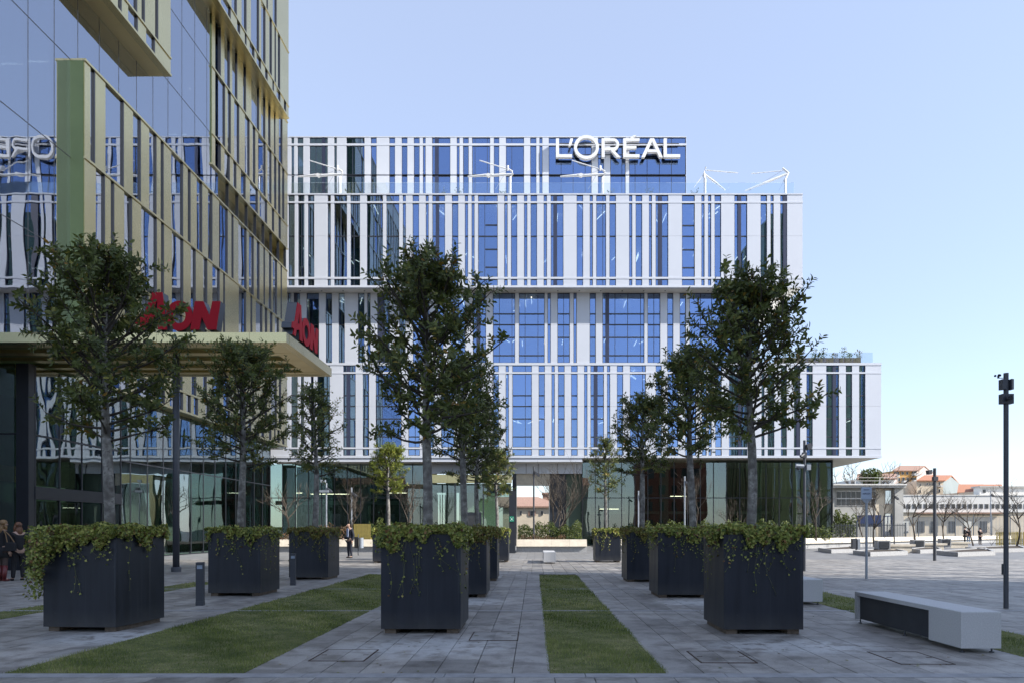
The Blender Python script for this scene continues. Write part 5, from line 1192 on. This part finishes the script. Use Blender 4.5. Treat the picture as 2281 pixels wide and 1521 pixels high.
def person(label, loc, rz, H, legs, arms, head_tilt, top, bottom, hair, hairstyle, shoes='black', skirt=None, boots=None, tie=False, slim=1.0, lean=0.0):
    """legs/arms: joint offsets per side in units of body height, facing -Y; x to the figure's own side"""
    t = thing('person', label, 'person', loc, rz); k = H
    V = lambda x, y, z: (x*k, y*k, z*k)
    hip, ch, sh, nk = .53, .72, .815, .86
    hd = (0, -.02+head_tilt[1]+lean, .935+head_tilt[2])
    nodes = [(V(0,0,hip), (.088*k*slim,.062*k)), (V(0,lean*.5-.004,.63), (.074*k*slim,.056*k)), (V(0,lean*.8,ch), (.092*k*slim,.062*k)), (V(0,lean,sh), (.075*k*slim,.05*k)), (V(0,lean-.006,nk), .03*k), (V(0,lean+(hd[1]-lean)*.6,.885+head_tilt[2]*.5), .03*k), (V(*hd), (.043*k,.052*k)), (V(hd[0],hd[1]-.004,hd[2]+.032), (.04*k,.047*k))]
    edges = [(0,1),(1,2),(2,3),(3,4),(4,5),(5,6),(6,7)]
    def limb(root, pts):
        prev = root
        for p, r_ in pts: nodes.append((V(*p), r_*k)); edges.append((prev, len(nodes)-1)); prev = len(nodes)-1
    hands = []
    for s in (-1, 1):
        L = legs[s]; limb(0, [((s*.05,0,.49), .05), ((s*.055+L[0][0], L[0][1], L[0][2]), .034), ((s*.055+L[1][0], L[1][1], L[1][2]), .022), ((s*.06+L[1][0], L[1][1]-.06, .018), .019)])
        A = arms[s]; limb(3, [((s*.105,lean,.80), .034), ((s*.12+A[0][0], A[0][1], A[0][2]), .025), ((s*.12+A[1][0], A[1][1], A[1][2]), .017)]); hands.append((s, A))
    put(skin_mesh('body', nodes, edges), 'body', 'skin', t)
    # face and hands
    fc = MB(); fx, fy, fz = V(hd[0], hd[1]-.052, hd[2]); fc.ell((fx, fy, fz-.004*k), (.008*k,.012*k,.014*k), 6, 4); fc.build('nose', M['skin'], t, True)
    ey = MB(); [ey.ell((sx*.018*k, fy+.006*k, fz+.010*k), (.006*k,.004*k,.0035*k), 6, 4) for sx in (-1,1)]; ey.build('eyes', M['hairdark'], t, True)
    MB().ell((0, fy+.008*k, fz-.024*k), (.013*k,.004*k,.003*k), 6, 4).build('mouth', M['boot'], t, True)
    er = MB(); [er.ell((sx*.047*k, V(*hd)[1], fz-.002*k), (.006*k,.011*k,.017*k), 6, 4) for sx in (-1,1)]; er.build('ears', M['skin'], t, True)
    for s, A in hands:
        e = Vector(V(s*.12+A[0][0], A[0][1], A[0][2])); w = Vector(V(s*.12+A[1][0], A[1][1], A[1][2])); d = (w-e).normalized(); a = d.orthogonal().normalized(); hm = MB()
        hm.tube([w, w+d*.02*k, w+d*.045*k, w+d*.055*k], [.014*k,.020*k,.021*k,.015*k], 8)
        b = d.cross(a)
        for q in range(4): o_ = a*((q-1.5)*.0095*k); hm.tube([w+d*.05*k+o_, w+d*(.07+.004*(q in (1,2)))*k+o_, w+d*.09*k+o_+b*.010*k], [.0058*k,.0052*k,.004*k], 5)
        hm.tube([w+d*.015*k+a*.016*k, w+d*.035*k+a*.028*k, w+d*.052*k+a*.030*k+b*.006*k], [.007*k,.006*k,.0045*k], 5); hm.build('hand', M['skin'], t, True)
    # clothes
    n2 = [(V(0,lean*.2,.50), (.098*k*slim,.075*k)), (V(0,lean*.5,.60), (.090*k*slim,.068*k)), (V(0,lean*.8,ch), (.103*k*slim,.073*k)), (V(0,lean,sh+.003), (.088*k*slim,.060*k)), (V(0,lean-.002,.842), (.04*k,.04*k))]; e2 = [(0,1),(1,2),(2,3),(3,4)]
    for s in (-1, 1):
        A = arms[s]; prev = 3
        for p, r_ in (((s*.108,lean,.802), .042), ((s*.12+A[0][0], A[0][1], A[0][2]), .034), ((s*.12+A[0][0]*.2+A[1][0]*.8, A[0][1]*.2+A[1][1]*.8, A[0][2]*.2+A[1][2]*.8), .027), ((s*.12+A[1][0], A[1][1], A[1][2]), .025)): n2.append((V(*p), r_*k)); e2.append((prev, len(n2)-1)); prev = len(n2)-1
    put(skin_mesh('jacket', n2, e2), 'jacket', top, t)
    n3 = [(V(0,0,.525), (.094*k*slim,.07*k))]; e3 = []
    for s in (-1, 1):
        L = legs[s]; prev = 0
        lo = (s*.055+L[1][0], L[1][1], L[1][2]-.005)
        for p, r_ in (((s*.05,0,.47), .058), ((s*.055+L[0][0], L[0][1], L[0][2]), .041), (lo, .031)): n3.append((V(*p), r_*k)); e3.append((prev, len(n3)-1)); prev = len(n3)-1
    put(skin_mesh('trousers' if bottom != 'stocking' else 'stockings', n3, e3), 'trousers' if bottom != 'stocking' else 'stockings', bottom, t)
    for s in (-1, 1):
        L = legs[s]; sx, sy = s*.058+L[1][0], L[1][1]
        MB().ell(V(sx, sy-.03, .018), (.024*k,.066*k,.019*k), 10, 6).build('shoe', M[boots or shoes], t, True)
        if boots: MB().tube([V(sx,sy+.004,.03), V(sx,sy,.12), V(s*.055+L[0][0]*.9, L[0][1]*.8, L[0][2]*.92)], [.029*k,.036*k,.041*k], 10).build('boot', M[boots], t, True)
    if skirt: MB().lathe([(.085*k,.56*k),(.102*k,.50*k),(.108*k,.385*k)], n=14).build('skirt', M[skirt], t, True)
    hx, hy, hz = V(*hd)
    hb = MB()
    if hairstyle == 'bald': hb.ell((hx, hy+.012*k, hz+.022*k), (.046*k,.046*k,.030*k), 10, 6)
    else: hb.ell((hx, hy+.012*k, hz+.024*k), (.054*k,.060*k,.052*k), 12, 8)
    if hairstyle == 'long':
        hb.tube([(hx, hy+.035*k, hz+.02*k), (hx, hy+.048*k, hz-.05*k), (hx, hy+.046*k, hz-.12*k), (hx, hy+.05*k, hz-.17*k)], [.045*k,.054*k,.05*k,.022*k], 10)
        for s in (-1,1): hb.tube([(hx+s*.035*k, hy+.01*k, hz+.03*k), (hx+s*.05*k, hy+.005*k, hz-.04*k), (hx+s*.05*k, hy+.0*k, hz-.12*k)], [.02*k,.024*k,.012*k], 8)
    hb.build('hair', M[hair], t, True)
    if tie:
        MB().prism([(-.032,.60),(.032,.60),(.045,.80),(.02,.845),(-.02,.845),(-.045,.80)], lambda u,v,d: (u*k, (d-.076)*k+lean*k*.9, v*k), -.004, .004).build('shirt', M['shirt'], t)
        MB().prism([(-.012,.62),(0,.60),(.012,.62),(.008,.83),(-.008,.83)], lambda u,v,d: (u*k, (d-.084)*k+lean*k*.9, v*k), -.003, .003).build('tie', M['tie'], t)
    return t
stand = {-1: ((0,0,.28),(0,.01,.045)), 1: ((0,-.01,.28),(0,.0,.045))}
person('man in a dark suit and blue tie looking down at his hand', (wx(779,35.2), 35.2, 0), R(-38), 1.80, {-1: ((0,-.01,.28),(0,.01,.045)), 1: ((0,0,.28),(.0,.02,.045))}, {-1: ((-.01,.02,.63),(.0,-.10,.565)), 1: ((.02,.03,.63),(.02,-.01,.49))}, (0,-.035,-.012), 'navy', 'navy', 'skin', 'bald', tie=True, lean=.0)
person('woman in a black dress and dark red boots by the glass entrance', (wx(6,19.3), 19.3, 0), R(160), 1.72, stand, {-1: ((-.005,.01,.63),(.01,-.03,.49)), 1: ((.015,.01,.63),(.02,-.06,.52))}, (0,0,0), 'black', 'stocking', 'hairfair', 'long', boots='boot', skirt='black', slim=.88)
person('woman dressed all in black with brown hair by the glass entrance', (wx(42,19.5), 19.5, 0), R(-120), 1.66, {-1: ((0,-.01,.28),(0,.01,.045)), 1: ((.01,-.02,.28),(.02,-.03,.045))}, {-1: ((0,-.01,.63),(.03,-.09,.60)), 1: ((0,-.01,.63),(-.03,-.08,.58))}, (0,-.012,0), 'black', 'black', 'hairbrown', 'long', slim=.86)
t = thing('handbag', 'black shoulder bag with a tan strap carried by the woman in boots', 'handbag', (wx(24,19.15), 19.15, .86)); MB().bbox(-.13,.13,-.05,.05,0,.24,.03).build('bag', M['black'], t); MB().tube([(-.1,0,.24),(-.14,0,.45),(-.2,0,.58)], .012, 6).build('strap', M['hairfair'], t); MB().tube([(.1,0,.24),(-.02,0,.42),(-.19,0,.58)], .012, 6).build('strap', M['hairfair'], t)
person('person in a black hooded jacket turned away beside the far seat wall', (wx(2149,68), 68, .0), R(60), 1.78, stand, {-1: ((0,-.01,.63),(.03,-.08,.60)), 1: ((0,-.01,.63),(-.02,-.08,.58))}, (0,-.01,0), 'black', 'black', 'hairdark', 'short', slim=1.1)
person('person in a black jacket and light jeans beside the far seat wall', (wx(2157,68.3), 68.3, .0), R(-20), 1.62, stand, {-1: ((0,-.01,.63),(.03,-.08,.60)), 1: ((0,-.01,.63),(-.02,-.08,.58))}, (0,-.01,0), 'black', 'jeans', 'hairdark', 'short')
person('person in dark clothes holding an object behind the bare bush', (wx(2183,67.5), 67.5, .0), R(10), 1.66, stand, {-1: ((0,-.02,.64),(.05,-.1,.70)), 1: ((0,-.02,.64),(-.05,-.1,.70))}, (0,-.01,0), 'black', 'navy', 'hairdark', 'short', slim=1.15)
